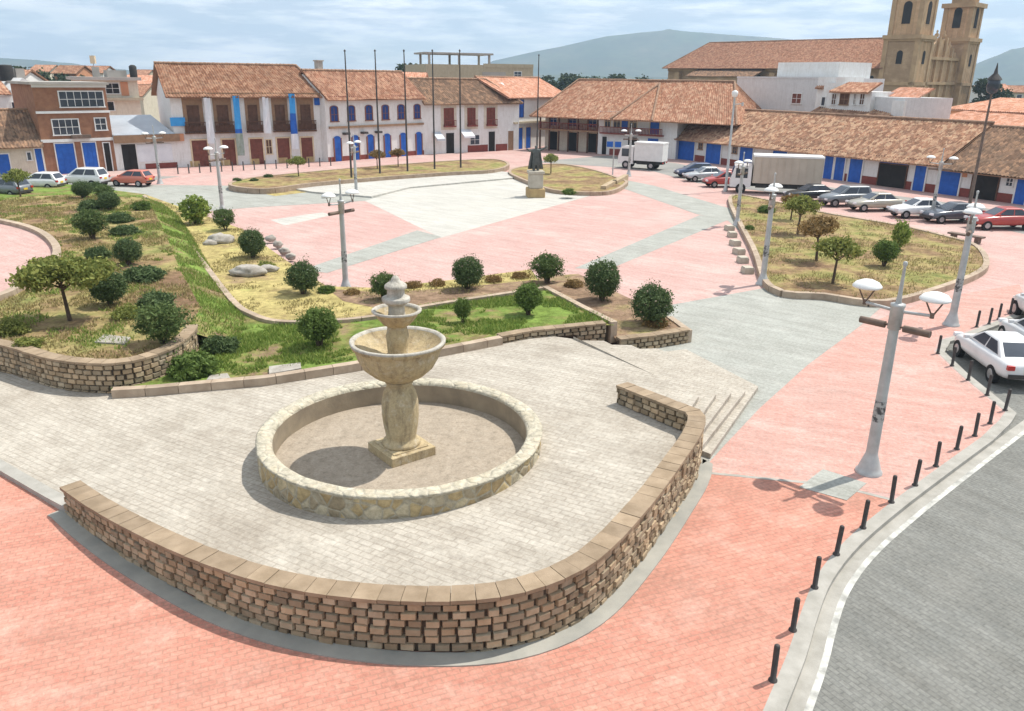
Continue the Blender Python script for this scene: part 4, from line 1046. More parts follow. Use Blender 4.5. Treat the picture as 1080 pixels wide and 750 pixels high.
#--PART2--
# ------------------------------------------------------------------ buildings
class Building:
    """local frame: x along the front, y into the building, z up"""
    def __init__(s, name, P, Q, label, cat='building', group=None):
        P, Q = Vector((P[0], P[1], 0)), Vector((Q[0], Q[1], 0))
        d = Q-P; s.W = d.length
        s.root = empty(name, P, math.atan2(d.y, d.x), label, cat, group)
        s.inv = (Matrix.Translation(P) @ Matrix.Rotation(math.atan2(d.y, d.x), 4, 'Z')).inverted()
    def uv(s, px, py, yl=0.0):
        o = s.inv @ Vector((0, 0, CAM_H)); d = s.inv.to_3x3() @ ray(px, py)
        t = (yl-o.y)/d.y; q = o+d*t
        return q.x, q.z
    def rect(s, px0, py0, px1, py1, yl=0.0):
        a, b = s.uv(px0, py0, yl), s.uv(px1, py1, yl)
        return min(a[0], b[0]), max(a[0], b[0]), min(a[1], b[1]), max(a[1], b[1])
    def box(s, name, mat, x0, x1, y0, y1, z0, z1, parent=None, label=None):
        o = MB().box(x0, x1, y0, y1, z0, z1).build(name, MT[mat], parent or s.root)
        if label: o['label'] = label
        return o
    def wall(s, D, ze, zr=None, mat='white_wall', x0=0, x1=None, yr=None, y0=0.0):
        x1 = s.W if x1 is None else x1; yr = D/2 if yr is None else yr
        poly = [(y0, -.2), (y0, ze), (D, ze), (D, -.2)] if zr is None else [(y0, -.2), (y0, ze-.3), (yr, zr-.42), (D, ze-.3), (D, -.2)]
        mb = MB(); n = len(poly)
        vs = [(x0, a, b) for a, b in poly]+[(x1, a, b) for a, b in poly]
        mb.add(vs, [tuple(range(n)), tuple(reversed(range(n, 2*n)))]+[(i, n+i, n+(i+1) % n, (i+1) % n) for i in range(n)])
        return mb.build('wall', MT[mat], s.root, recalc=True)
    def window(s, x0, x1, z0, z1, pane='glass_dark', frame='frame_white', fw=.1, arch=False, sill=True, y=0.0, bars=1, label=None):
        mb = MB(); d0, d1 = y-.07, y+.05
        mb.box(x0-fw, x0, d0, d1, z0, z1); mb.box(x1, x1+fw, d0, d1, z0, z1)
        if arch:
            r = (x1-x0)/2; c = (x0+x1)/2; n = 8; z1a = z1
            vs = []; zz = lambda k, rr: (c-rr*math.cos(math.pi*k/n), z1a+rr*.45*math.sin(math.pi*k/n)/r*r)
            for k in range(n+1):
                for rr in (r, r+fw):
                    X = c-rr*math.cos(math.pi*k/n); Z = z1a+(rr*.5)*math.sin(math.pi*k/n)
                    vs += [(X, d0, Z), (X, d1, Z)]
            fs = []
            for k in range(n):
                b = k*4; e = b+4
                fs += [(b, e, e+2, b+2), (b+2, e+2, e+3, b+3), (b+1, b, e, e+1)]
            mb.add(vs, fs)
        else: mb.box(x0-fw, x1+fw, d0, d1, z1, z1+fw)
        if sill: mb.box(x0-fw-.05, x1+fw+.05, d0-.08, d1, z0-.1, z0)
        else: mb.box(x0, x1, d0, d1, z0, z0+.04)
        f = mb.build('window', MT[frame], s.root, recalc=True)
        if label: f['label'] = label
        pb = MB(); pb.box(x0, x1, y-.02, y+.04, z0+(.0 if sill else .04), z1)
        if arch:
            r = (x1-x0)/2; c = (x0+x1)/2
            pb.prism([(c-r*math.cos(math.pi*k/8), z1+.5*r*math.sin(math.pi*k/8)) for k in range(9)], y-.019, y+.04)
        pb.build('pane', MT[pane], f)
        if bars:
            bb = MB()
            for k in range(bars):
                X = x0+(x1-x0)*(k+1)/(bars+1); bb.box(X-.025, X+.025, y-.05, y-.02, z0+.04, z1)
            zm = (z0+z1)/2; bb.box(x0, x1, y-.045, y-.022, zm-.025, zm+.025)
            bb.build('glazing_bars', MT[frame], f)
        return f
    def door(s, x0, x1, z0, z1, mat='blue', frame='frame_white', fw=.1, y=0.0, arch=False, leaves=2, label=None):
        mb = MB(); d0, d1 = y-.07, y+.05
        mb.box(x0-fw, x0, d0, d1, z0, z1); mb.box(x1, x1+fw, d0, d1, z0, z1)
        if not arch: mb.box(x0-fw, x1+fw, d0, d1, z1, z1+fw)
        f = mb.build('door', MT[frame], s.root)
        if label: f['label'] = label
        pb = MB(); pb.box(x0, x1, y-.02, y+.04, z0, z1)
        for k in range(leaves):
            a = x0+(x1-x0)*k/leaves; b = x0+(x1-x0)*(k+1)/leaves
            for q0, q1 in ((.06, .46), (.52, .94)):
                pb.box(a+.1*(b-a), b-.1*(b-a), y-.04, y-.02, z0+(z1-z0)*q0, z0+(z1-z0)*q1)
        if arch:
            r = (x1-x0)/2; c = (x0+x1)/2
            pb.prism([(c-r*math.cos(math.pi*k/8), z1+.5*r*math.sin(math.pi*k/8)) for k in range(9)], y-.019, y+.04)
        pb.build('door_leaf', MT[mat], f)
        return f
def slope(mb, A, B, C, D, period=.30, amp=.05, rows=None, seed=0):
    """tiled slope: A-B eave left to right, D-C ridge left to right"""
    A, B, C, D = map(Vector, (A, B, C, D))
    nrm = (B-A).cross(D-A).normalized()
    if nrm.z < 0: nrm = -nrm
    W = max((B-A).length, (C-D).length); Hh = (D-A).length
    nx = max(4, int(W/period)*4); ny = rows or max(3, int(Hh/.9))
    vs, uvs = [], []
    for j in range(ny+1):
        t = j/ny
        for i in range(nx+1):
            u = i/nx; p = A.lerp(B, u).lerp(D.lerp(C, u), t)
            w = amp*math.cos(2*math.pi*i/4)*(1+.4*noise.noise(Vector((i*.7, j*1.3, seed))))
            sag = .10*noise.noise(Vector((p.x*.22, p.y*.22, seed+p.z*.3)))+.03*noise.noise(Vector((p.x*1.3, p.y*1.3, seed)))
            vs.append(p+nrm*(w+sag)); uvs.append((u*W+seed*3.1, t*Hh+seed*1.7))
    fs = [(j*(nx+1)+i, j*(nx+1)+i+1, (j+1)*(nx+1)+i+1, (j+1)*(nx+1)+i) for j in range(ny) for i in range(nx)]
    mb.add(vs, fs, 1.0, uvs, True)
    # underside board and eave edge
    lo = [p-nrm*.14 for p in (A, B, C, D)]; up = [p-nrm*.055 for p in (A, B, C, D)]
    v = lo+up; mb.add(v, [(3, 2, 1, 0), (0, 1, 5, 4), (1, 2, 6, 5), (2, 3, 7, 6), (3, 0, 4, 7)], 1.0, [(0, 0)]*8)
def gable_roof(b, D, ze, zr, mat, x0=0, x1=None, ov=.7, side=.35, yr=None, hipL=0, hipR=0, seed=0, ridge=True, name='roof'):
    x1 = b.W if x1 is None else x1; yr = D/2 if yr is None else yr
    k = (zr-ze)/yr; k2 = (zr-ze)/(D-yr)
    A = (x0-side, -ov, ze-k*ov); B = (x1+side, -ov, ze-k*ov); Cc = (x1+side-hipR, yr, zr); Dd = (x0-side+hipL, yr, zr)
    A2 = (x0-side, D+ov, ze-k2*ov); B2 = (x1+side, D+ov, ze-k2*ov)
    mb = MB(); slope(mb, A, B, Cc, Dd, seed=seed); slope(mb, B2, A2, Dd, Cc, seed=seed+1)
    if hipL: slope(mb, A2, A, Dd, tuple(Vector(Dd)+Vector((0, .05, 0))), seed=seed+2)
    if hipR: slope(mb, B, B2, tuple(Vector(Cc)+Vector((0, .05, 0))), Cc, seed=seed+3)
    o = mb.build(name, MT[mat], b.root)
    if ridge:
        rb = MB(); n = max(2, int((x1-x0)/.5)); a, c = Vector(Dd), Vector(Cc)
        for i in range(n):
            p, q = a.lerp(c, i/n), a.lerp(c, (i+1.05)/n); z = Vector((0, 0, .02+.02*rnd.random()))
            rb.tube(p+z, q+z, .16, .13, 8)
        hips = []
        if hipR: hips.append((Vector(Cc), Vector(B)))
        if hipL: hips.append((Vector(Dd), Vector(A)))
        for a, c in hips:
            n = int((c-a).length/.5)
            for i in range(n): rb.tube(a.lerp(c, i/n)+Vector((0, 0, .03)), a.lerp(c, (i+1.05)/n)+Vector((0, 0, .03)), .15, .13, 8)
        rb.build('ridge_tiles', MT['ridge'], o)
    return o
MT['ridge'] = M('ridge', (.38, .24, .16), (.24, .15, .10), 3, .9, .3)

# far left: low tiled house
P0, P1, P2, P3 = G(-70, 191), G(50, 184.5), G(124, 180), G(188, 176.5)
b = Building('tiled_house', P0, P1, 'low house with dark tiled roof and blue doors at the far left edge')
b.wall(7, 3.3, 6.0, 'cream_wall'); gable_roof(b, 7, 3.3, 6.0, 'tile_dark', seed=1, side=.05)
for r in ((-4, 163, 13, 186), (36, 157, 48, 184.5)):
    x0, x1, z0, z1 = b.rect(*r); b.door(x0, x1, 0, min(z1, 2.9), 'blue')
x0, x1, z0, z1 = b.rect(-30, 160, -16, 180); b.window(x0, x1, .9, 2.4)
x0, x1, z0, z1 = b.rect(28, 160, 33, 167); b.window(x0, x1, 1.5, 2.2, bars=0)
# white gable behind
q0, q1 = AY(2, 130, 92), AY(46, 130, 95)
b = Building('gabled_house', q0, q1, 'white gabled house behind the low dark roof, beside the brick block')
b.wall(8, 7.0, None, 'white_wall'); w = b.W
mb = MB(); mb.prism([(w*.35, 7), (w, 7), (w, 8.2), (w*.68, 8.9), (w*.35, 7.6)], 0.02, 7.9); mb.build('gable', MT['white_wall'], b.root, recalc=True)
mb = MB(); slope(mb, (0, -.3, 7.2), (w*.34, -.3, 7.2), (w*.34, 3, 8.5), (0, 3, 8.5), seed=2); mb.build('roof', MT['tile_orange'], b.root)
x0, x1, z0, z1 = b.rect(12, 108, 17, 122); b.window(x0, x1, z0, z1, bars=0)
x0, x1, z0, z1 = b.rect(24, 78, 31, 90, 3); mb = MB(); mb.lathe([(.8, 8.5), (.8, 10.1), (.7, 10.25), (.02, 10.3)], 16, (w*.55, 4, 0)); mb.build('water_tank', MT['black'], b.root)
b.box('chimney', 'grey_conc', w*.8, w*1.02, 4, 5.2, 8.0, 9.9)

# brick block
b = Building('brick_block', P1, P2, 'three storey brick block with white bands and two blue garage doors')
zt2 = 8.4
b.wall(9, zt2, None, 'brick_wall'); W = b.W
for z, h in ((3.05, .28), (5.75, .22), (8.15, .3)): b.box('white_band', 'frame_white', -.06, W+.06, -.16, .02, z, z+h)
b.box('roof_slab', 'grey_conc', -.25, W+.25, -.45, 9.2, zt2+.0, zt2+.25)
for r in ((58.5, 158, 82.5, 185), (87, 157, 105, 182)):
    x0, x1, z0, z1 = b.rect(*r); b.door(x0, x1, 0, 2.9, 'blue', leaves=3)
x0, x1, z0, z1 = b.rect(109, 154, 119, 180); b.door(x0, x1, 0, 2.8, 'void', leaves=1)
x0, x1, z0, z1 = b.rect(55, 129, 84, 141); b.window(x0, x1, 3.75, 5.15, bars=3)
x0, x1, z0, z1 = b.rect(100, 127, 112, 134); b.window(x0, x1, 4.1, 5.2, bars=1)
x0, x1, z0, z1 = b.rect(62, 100, 110, 114); b.window(x0, x1, 6.35, 7.75, bars=5)
x0, x1, _, _ = b.rect(74, 140, 95, 147); b.box('balcony', 'brown_metal', x0, x1, -.6, -.1, 3.36, 3.7)
# pale flat roofed house behind
q0, q1 = AY(88, 110, 112), AY(148, 110, 116)
b = Building('flat_roof_house', q0, q1, 'flat roofed pale house with orange wall panels behind the brick block')
b.wall(9, 8.6, None, 'cream_wall'); W = b.W
b.box('roof_slab', 'grey_conc', -.6, W+.4, -.9, 9.4, 8.6, 9.0)
b.box('roof_slab', 'tan_wall', W*.35, W+.4, -.7, -.02, 6.0, 6.35)
x0, x1, z0, z1 = b.rect(111, 90, 126, 97); b.window(x0, x1, 6.9, 8.2, pane='void', bars=1)
x0, x1, z0, z1 = b.rect(127, 90, 136, 98); b.box('wall_panel', 'orange_wall', x0, x1, -.06, .02, 6.6, 8.4)
x0, x1, z0, z1 = b.rect(112, 104, 120, 111); b.window(x0, x1, 4.7, 5.8, pane='void', bars=0)
mb = MB(); mb.box(W*.3, W*.42, 3, 3.6, 9.0, 10.3); mb.box(W*.55, W*.9, 3, 6, 9.0, 9.9); mb.build('roof_shed', MT['grey_conc'], b.root)
mb = MB(); mb.lathe([(.5, 9.0), (.5, 10.4), (.3, 10.6), (.01, 10.65)], 14, (W*1.0, 2, 0)); mb.build('water_tank', MT['black'], b.root)

# low white workshop with metal roof
b = Building('workshop', P2, P3, 'low white workshop with grey metal roof and dark entrance between brick block and colonial house')
W = b.W; b.wall(8, 3.1, None, 'white_wall')
mb = MB()
nx = 40
for i in range(nx):
    x0, x1 = W*i/nx, W*(i+1)/nx; xm = (x0+x1)/2
    for a, c, za, zc in ((x0, xm, .0, .06), (xm, x1, .06, .0)):
        mb.add([(a, -.3, 3.5+za), (c, -.3, 3.5+zc), (c, 8, 5.1+zc), (a, 8, 5.1+za)], [(0, 1, 2, 3)])
mb.box(0, W, -.3, 8, 3.1, 3.44); mb.build('roof', MT['metal_roof'], b.root)
b.box('fascia', 'wood_mid', -.02, W+.4, -.5, -.32, 2.75, 3.5)
x0, x1, z0, z1 = b.rect(126, 144, 146, 178); b.door(x0, x1, 0, 2.6, 'void', leaves=2)
x0, x1, _, _ = b.rect(150, 150, 186, 176); b.box('skirting', 'maroon', x0, W-.05, -.05, .02, 0, .55)
mb = MB(); mb.box(W*.35, W*.93, -.045, -.0, .75, 2.5); mb.build('wall_panel', MT['banner_white'], b.root)

# colonial house
P4 = G(346, 170)
b = Building('colonial_house', P3, P4, 'large white colonial house with brown tiled roof, timber balconies and red doors')
W = b.W; D = 9.0; ze, zr = 7.75, 10.6
f2 = lambda x, y: (140+x/5.143, 60+y/5.143)
def R2(x0, y0, x1, y1, yl=0): return b.rect(*f2(x0, y0), *f2(x1, y1), yl)
b.wall(D, ze, zr, 'white_wall'); gable_roof(b, D, ze, zr, 'tile_brown', ov=.8, side=.5, seed=4, hipR=2.2)
b.box('eave_board', 'wood_mid', -.3, W+.3, -.32, -.02, ze-.32, ze-.08)
zf = 3.55
for r in ((275, 0, 385, 0), (440, 0, 540, 0), (612, 0, 693, 0), (757, 0, 843, 0), (893, 0, 983, 0)):
    x0, x1, _, _ = R2(r[0], 330, r[2], 331)
    o = b.box('balcony_wall', 'wood_mid', x0, x1, -.05, .02, zf+.1, ze-.5)
    xm = (x0+x1)/2; ww = (x1-x0)
    b.window(xm-ww*.26, xm+ww*.26, zf+.45, zf+2.75, pane='wood_dark', frame='wood_dark', fw=.08, sill=False, y=-.06)
    mb = MB(); nb = int(ww/.16)
    for i in range(nb+1): mb.box(x0+i*ww/nb-.03, x0+i*ww/nb+.03, -.62, -.56, zf+.05, zf+1.05)
    mb.box(x0-.05, x1+.05, -.66, -.54, zf+1.05, zf+1.14); mb.box(x0-.05, x1+.05, -.68, -.06, zf-.1, zf+.05)
    mb.box(x0, x1, -.55, -.5, zf+.1, zf+.75)
    mb.build('balcony', MT['wood_dark'], b.root)
for r in ((325, 408), (490, 558), (640, 708), (787, 853), (917, 978)):
    x0, x1, _, _ = R2(r[0], 520, r[1], 521); b.door(x0, x1, 0, 2.75, 'wood_red', 'frame_cream', .16)
x0, x1, _, _ = R2(724, 480, 752, 481); b.window(x0, x1, 1.1, 2.6, pane='wood_dark', frame='frame_cream')
mb = MB()
for k in range(5):
    xa = W*(k+.55)/5.2
    mb.box(xa-.5, xa+.5, -.05, .02, 0, .6)
mb.build('stone_base', MT['plinth_low'], b.root)
x0, x1, z0, z1 = R2(225, 370, 290, 430); b.box('corner_block', 'orange_wall', x0, x1-.3, -.4, .0, 2.75, 3.5)
colonial = b
def banner(name, x0, y0, x1, y1, mats, label, y=-.75, group=None):
    """cloth strip hanging from the eave, in bands of colour"""
    xa, xb, za, zb = R2(x0, y0, x1, y1, y)
    xc, hw = (xa+xb)/2, max(.35, (xb-xa)/2*.72)
    root = empty(name, colonial.root.matrix_basis @ Vector((xc, y, zb)), colonial.root.rotation_euler.z, label, 'banner', group)
    n = 24; z = 0; H_ = zb-za
    rod = MB(); rod.tube((-hw-.08, 0, .03), (hw+.08, 0, .03), .03); rod.build('rod', MT['wood_dark'], root)
    for mat, f0, f1 in mats:
        mb = MB(); rows = max(2, int((f1-f0)*n)); vs = []
        for j in range(rows+1):
            t = f0+(f1-f0)*j/rows
            for i in range(7):
                u = i/6-.5; yy = .07*math.sin(t*9+u*5)+.05*math.sin(u*9)
                vs.append((u*2*hw*(1-.12*math.sin(t*6)), yy, -t*H_))
        mb.add(vs, [(j*7+i, j*7+i+1, (j+1)*7+i+1, (j+1)*7+i) for j in range(rows) for i in range(6)], smooth=True)
        mb.build('cloth', MT[mat], root)
    return root
MT['plant_cloth'] = M('plant_cloth', (.24, .30, .22), (.34, .38, .36), 2.5)
banner('banner', 545, 212, 600, 535, [('skyblue', 0, .55), ('blue', .55, .62), ('plant_cloth', .62, 1)], 'blue cloth banner hanging before the middle balconies of the colonial house, nearer the workshop')
banner('banner', 843, 200, 900, 500, [('skyblue', 0, .35), ('blue', .35, .72), ('banner_white', .72, 1)], 'blue and white cloth banner hanging at the right balconies of the colonial house')
banner('banner', 388, 222, 440, 470, [('banner_white', 0, 1)], 'white banner hanging between the first two balconies of the colonial house')
banner('banner', 700, 218, 750, 415, [('banner_white', 0, 1)], 'white banner hanging at the centre pillar between the two blue banners')
x0, x1, z0, z1 = R2(202, 330, 288, 375, -.2)
o = b.box('wall_sign', 'skyblue', x0, x1, -.16, -.02, z0, z1); o['label'] = 'bright blue sign board on the left corner of the front'
x0, x1, z0, z1 = R2(985, 222, 1040, 262, -.2)
o = b.box('wall_sign', 'blue', x0, x1, -.16, -.02, z0, z1); o['label'] = 'blue sign board high on the white right corner'

# white house with blue arched windows
P5, P6 = G(346.5, 171), G(447, 163)
b = Building('arched_house', P5, P6, 'white two storey house with rows of blue arched windows and doors')
W = b.W; f3 = lambda x, y: (330+x/5.357, 60+y/5.357)
b.wall(8, 7.4, 10.1, 'white_wall'); gable_roof(b, 8, 7.4, 10.1, 'tile_red', seed=7, side=.1)
b.box('eave_board', 'maroon', 0, W, -.16, -.02, 7.05, 7.3)
b.box('ledge', 'wood_mid', .3, W-.1, -.3, -.02, 3.75, 3.98)
b.box('skirting', 'maroon', .0, W, -.06, .02, 0, .55)
MT['brick_trim'] = M('brick_trim', (.28, .12, .08), (.20, .09, .06), 4, .9)
for k, (c, d) in enumerate(zip((118, 215, 315, 408, 497, 588), (138, 240, 325, 420, 510, 598))):
    xa = b.uv(*f3(c, 300))[0]; b.window(xa-.46, xa+.46, 4.55, 6.0, pane='darkblue', frame='brick_trim', fw=.13, arch=True, bars=1, y=-.0)
    xa = b.uv(*f3(d, 500))[0]; b.door(xa-.45, xa+.45, 0, 2.65, 'blue', 'brick_trim', .13, arch=True, y=-.065)
mb = MB(); mb.box(2.2, 2.9, 4, 4.7, 9.6, 11.1); mb.box(2.1, 3.0, 3.9, 4.8, 11.1, 11.25); mb.build('chimney', MT['grey_conc'], b.root)
for c in (178, 280, 360):
    xa, za = b.uv(*f3(c, 425)); mb = MB(); mb.box(xa-.35, xa+.35, -.7, -.08, 3.0, 3.25); mb.build('shop_lamp', MT['dark_metal'], b.root)

# house with red windows
P7 = G(547, 158)
b = Building('red_window_house', P6, P7, 'white house with weathered brown roof and three dark red windows')
W = b.W; f4 = lambda x, y: (440+x/5.357, 60+y/5.357)
b.wall(8, 6.7, 9.3, 'white_wall'); gable_roof(b, 8, 6.7, 9.3, 'tile_dark', seed=10, side=.1, hipR=3.0)
for x0, x1 in ((152, 203), (285, 325), (394, 436)):
    xa, xb, _, _ = b.rect(*f4(x0, 340), *f4(x1, 341)); b.box('window_surround', 'cream_wall', xa-.5, xb+.5, -.04, .02, 3.0, 6.3)
    b.window(xa+.05, xb-.05, 3.6, 5.6, pane='wood_red', frame='maroon', y=-.045, fw=.12)
    mb = MB(); mb.box(xa-.15, xb+.15, -.6, -.07, 3.35, 3.5); n = 7
    for i in range(n): mb.box(xa-.1+i*(xb-xa+.2)/(n-1)-.03, xa-.1+i*(xb-xa+.2)/(n-1)+.03, -.58, -.53, 3.5, 4.15)
    mb.box(xa-.15, xb+.15, -.6, -.5, 4.15, 4.23); mb.build('balcony', MT['maroon'], b.root)
for x0, x1, m_ in ((162, 208, 'void'), (402, 438, 'void'), (512, 543, 'wood_mid')):
    xa, xb, _, _ = b.rect(*f4(x0, 480), *f4(x1, 481)); b.door(xa, xb, 0, 2.6, m_, 'frame_white')
xa, xb, _, _ = b.rect(*f4(300, 480), *f4(350, 481)); b.window(xa, xb, 1.0, 2.2)
xa, xb, _, _ = b.rect(*f4(285, 510), *f4(400, 511)); b.box('skirting', 'maroon', xa, xb, -.05, .02, 0, .9)
xa2, xb2, _, _ = b.rect(*f4(442, 510), *f4(508, 511)); b.box('skirting', 'maroon', xa2, xb2, -.05, .02, 0, .9)
def awning(bd, x0, x1, z, mat, name='awning', d=1.3, drop=.8):
    mb = MB(); mb.prism([(x0, z), (x1, z), (x1, z-.05), (x0, z-.05)], 0, 0.01)
    mb = MB(); mb.add([(x0, -.05, z), (x1, -.05, z), (x1, -d, z-drop), (x0, -d, z-drop), (x0, -d, z-drop-.25), (x1, -d, z-drop-.25), (x0, -.05, z-.05), (x1, -.05, z-.05), (x1, -d+.03, z-drop-.25), (x0, -d+.03, z-drop-.25)],
           [(0, 3, 2, 1), (3, 4, 5, 2), (6, 7, 8, 9), (0, 6, 9, 4, 3), (1, 2, 5, 8, 7)])
    return mb.build(name, MT[mat], bd.root)
xa, xb, _, _ = b.rect(*f4(238, 440), *f4(298, 441)); awning(b, xa, xb, 3.0, 'banner_white')
xa, xb, _, _ = b.rect(*f4(85, 440), *f4(130, 441)); awning(b, xa, xb, 2.8, 'metal_roof')
# tan block behind
q0, q1 = AY(450, 90, 150), AY(562, 90, 158)
b = Building('tan_block', q0, q1, 'plain tan block with bare concrete roof frame rising behind the red window house')
W = b.W; b.wall(14, 11.7, None, 'tan_wall')
fr = MB()
for x in (.6, W*.3, W*.58):
    for y in (.5, 6): fr.box(x, x+.35, y, y+.35, 11.7, 13.4)
fr.box(-.3, W*.62, .2, 6.7, 13.4, 13.7); fr.build('roof_frame', MT['grey_conc'], b.root)
xa, za = b.uv(546, 80); b.window(xa-.7, xa+.7, 9.6, 10.6, bars=1)
xa, za = b.uv(521, 79); mb = MB(); mb.box(xa-2.3, xa+2.3, -.08, -.0, 9.7, 10.5); mb.build('ledge', MT['grey_conc'], b.root)
b.box('parapet', 'tan_wall', W*.52, W, -.12, -.02, 11.3, 11.95)
# small house with blue shutters set back
q0, q1 = G(546, 157.5), G(582, 153.5)
b = Building('corner_house', q0, q1, 'small set back house with blue shutters and salmon tiled roof left of the timber gallery')
W = b.W; b.wall(10, 7.3, 9.6, 'white_wall', x0=-2.0, x1=W+3); gable_roof(b, 10, 7.3, 9.6, 'tile_salmon', x0=-3, x1=W+3.5, seed=12)
for r, (za, zb) in (((567, 599), (4.3, 6.6)),):
    xa, xb, _, _ = b.rect(*f4(r[0], 280), *f4(r[1], 281)); b.window(xa, xb, za, zb, pane='blue', frame='darkblue', sill=False)
for r in ((568, 594), (613, 640)):
    xa, xb, _, _ = b.rect(*f4(r[0], 440), *f4(r[1], 441)); b.door(xa, xb, 0, 2.9, 'blue', 'frame_cream')
b.box('ledge', 'tan_wall', -1.5, W+1, -.5, -.02, 3.5, 3.75)

# gallery house on the corner
P8, P9 = G(568, 158), G(712, 168)
b = Building('gallery_house', P8, P9, 'corner house with wide orange tiled roof and a shaded timber gallery with red railing')
W = b.W; f5 = lambda x, y: (560+x/6.25, 80+y/6.25)
def U5(x, y=350): return b.uv(*f5(x, y))[0]
ze = 5.55; ovh = 1.5
xg = U5(445)                                        # gallery part left, closed wall right
b.wall(10, ze, None, 'white_wall', x0=xg); b.wall(10, ze, None, 'cream_wall', x0=0, x1=xg-.01, y0=1.6)
b.box('gallery_floor', 'wood_mid', 0, xg, -.1, 1.6, 2.75, 2.95)
mb = MB()
for i in range(7): 
    x = .15+i*(xg-.3)/6; mb.box(x-.09, x+.09, .0, .18, 0, ze)
mb.build('gallery_posts', MT['wood_dark'], b.root)
mb = MB(); mb.box(0, xg, -.1, -.03, 3.72, 3.82)
for i in range(40):
    x = i*xg/39; mb.box(x-.035, x+.035, -.09, -.04, 2.95, 3.75)
mb.build('railing', MT['maroon'], b.root)
for i in range(3):
    x = .8+i*xg/3; b.door(x, x+1.3, 0, 2.5, 'void', 'frame_cream', y=1.6); b.window(x, x+1.1, 3.3, 5.0, pane='darkblue', frame='frame_white', y=1.6, sill=False)
for x0, x1 in ((600, 642), (790, 850)):
    xa, xb = U5(x0, 290), U5(x1, 290); b.door(xa, xb, 2.95, 5.1, 'blue', 'frame_cream')
for x0, x1 in ((490, 525), (548, 590), (655, 700)):
    xa, xb = U5(x0, 290), U5(x1, 290); b.window(xa, xb, 3.5, 5.0, frame='frame_cream', pane='glass_dark', sill=False)
mb = MB(); xa, xb = U5(470), U5(880); mb.box(xa, xb, -.75, -.02, 2.7, 2.85)
for i in range(45):
    x = xa+i*(xb-xa)/44; mb.box(x-.035, x+.035, -.74, -.69, 2.85, 3.55)
mb.box(xa, xb, -.75, -.67, 3.55, 3.64); mb.build('balcony', MT['maroon'], b.root)
for x0, x1, m_ in ((640, 700, 'void'), (770, 840, 'blue')):
    xa, xb = U5(x0, 440), U5(x1, 440); b.door(xa, xb, 0, 2.4, m_, 'frame_white')
xa = U5(470, 440); b.door(xa, U5(500, 440), 0, 2.3, 'void', 'frame_white')
b.box('skirting', 'maroon', U5(520, 440), U5(630, 440), -.05, .02, 0, .8)
gable_roof(b, 11, ze, 9.4, 'tile_orange', x0=0, x1=W+7.5, ov=ovh, side=.6, hipL=3.2, hipR=3.5, seed=15, yr=6.0)
b.wall(10, ze, None, 'cream_wall', x0=W+.01, x1=W+7.0, y0=4.0)
# projecting hipped wing roof in the middle of the slope
k = (9.4-ze)/6.0
xp = U5(735, 50); yp = 5.2; apex = Vector((xp, yp, ze+k*yp+.12)); xl, xr = U5(590, 215), U5(860, 235)
yo = -ovh-1.1; lo = Vector((xl, yo, ze-k*ovh+.1)); ro = Vector((xr, yo, ze-k*ovh+.1))
mb = MB(); slope(mb, lo, ro, apex+Vector((.1, 0, 0)), apex-Vector((.1, 0, 0)), seed=18)
slope(mb, ro, Vector((xr+.6, -ovh, ze-k*ovh+.05)), apex+Vector((.2, .2, 0)), apex, seed=19, rows=6); slope(mb, Vector((xl-.6, -ovh, ze-k*ovh+.05)), lo, apex, apex+Vector((-.2, .2, 0)), seed=20, rows=6)
w_ = mb.build('wing_roof', MT['tile_orange'], b.root)
rb = MB()
for e in (lo, ro):
    n = 18
    for i in range(n): rb.tube(apex.lerp(e, i/n)+Vector((0, 0, .05)), apex.lerp(e, (i+1.05)/n)+Vector((0, 0, .05)), .17, .14, 8)
rb.build('ridge_tiles', MT['ridge'], w_)

# tiled shop row
Q0, Q1 = G(704, 166), G(1112, 220.5)
dq = (Q1-Q0)
uxs = Building('tmp', Q0, Q1, None); xs = uxs.uv(992, 190)[0]; bpy.data.objects.remove(uxs.root)
Qm = Q0+dq.normalized()*xs
f7 = lambda x, y: (700+x/5.355, 100+y/5.355)
f8 = lambda x, y: (880+x/5.355, 100+y/5.355)
b = Building('shop_row', Q0, Qm, 'long low shop row with mottled tiled roof and blue shop doors behind the box truck')
W = b.W; ze = 3.0
b.wall(10, ze, 6.1, 'white_wall', yr=6); gable_roof(b, 10, ze, 6.1, 'tile_mixed', ov=1.0, side=.3, seed=22, yr=6)
b.box('skirting', 'maroon', 0.02, W-.02, -.05, .02, 0, .75)
def U7(x, y=340): return b.uv(*f7(x, y))[0]
def U8(x, y=450): return b.uv(*f8(x, y))[0]
for a, c in ((U7(62), U7(174)), (U7(240), U7(324)), (U7(432), U7(505)), (U7(620), U7(700)), (U8(-60), U8(-12)), (U8(0), U8(54)), (U8(82), U8(154)), (U8(456), U8(519))):
    b.door(a, c, 0, 2.45, 'blue', 'frame_white', .12, y=-.055)
a, c = U8(252), U8(408); b.door(a, c, 0, 2.1, 'void', 'wood_dark', .1, y=-.055); b.box('lintel', 'blue', a, c, -.13, -.02, 2.22, 2.62)
b.box('rafter_ends', 'wood_dark', .2, W-.2, -.25, -.02, 2.66, 2.86)
for x in (205, 400): 
    xa = U7(x); b.window(xa-.3, xa+.3, 1.5, 2.2, frame='wood_mid', bars=1)
mb = MB(); slope(mb, (U7(560), 6.2, 5.9), (U7(1000), 6.2, 5.9), (U7(1000), 9, 7.1), (U7(560), 9, 7.1), seed=29); mb.build('rear_roof', MT['tile_mixed'], b.root)
b = Building('shop_row', Qm, Q1, 'darker tiled end of the shop row with a wide dark opening at the right edge')
W = b.W
b.wall(9, 2.75, 5.8, 'white_wall', yr=6); gable_roof(b, 9, 2.75, 5.8, 'tile_dark', ov=1.0, side=.0, seed=25, yr=6)
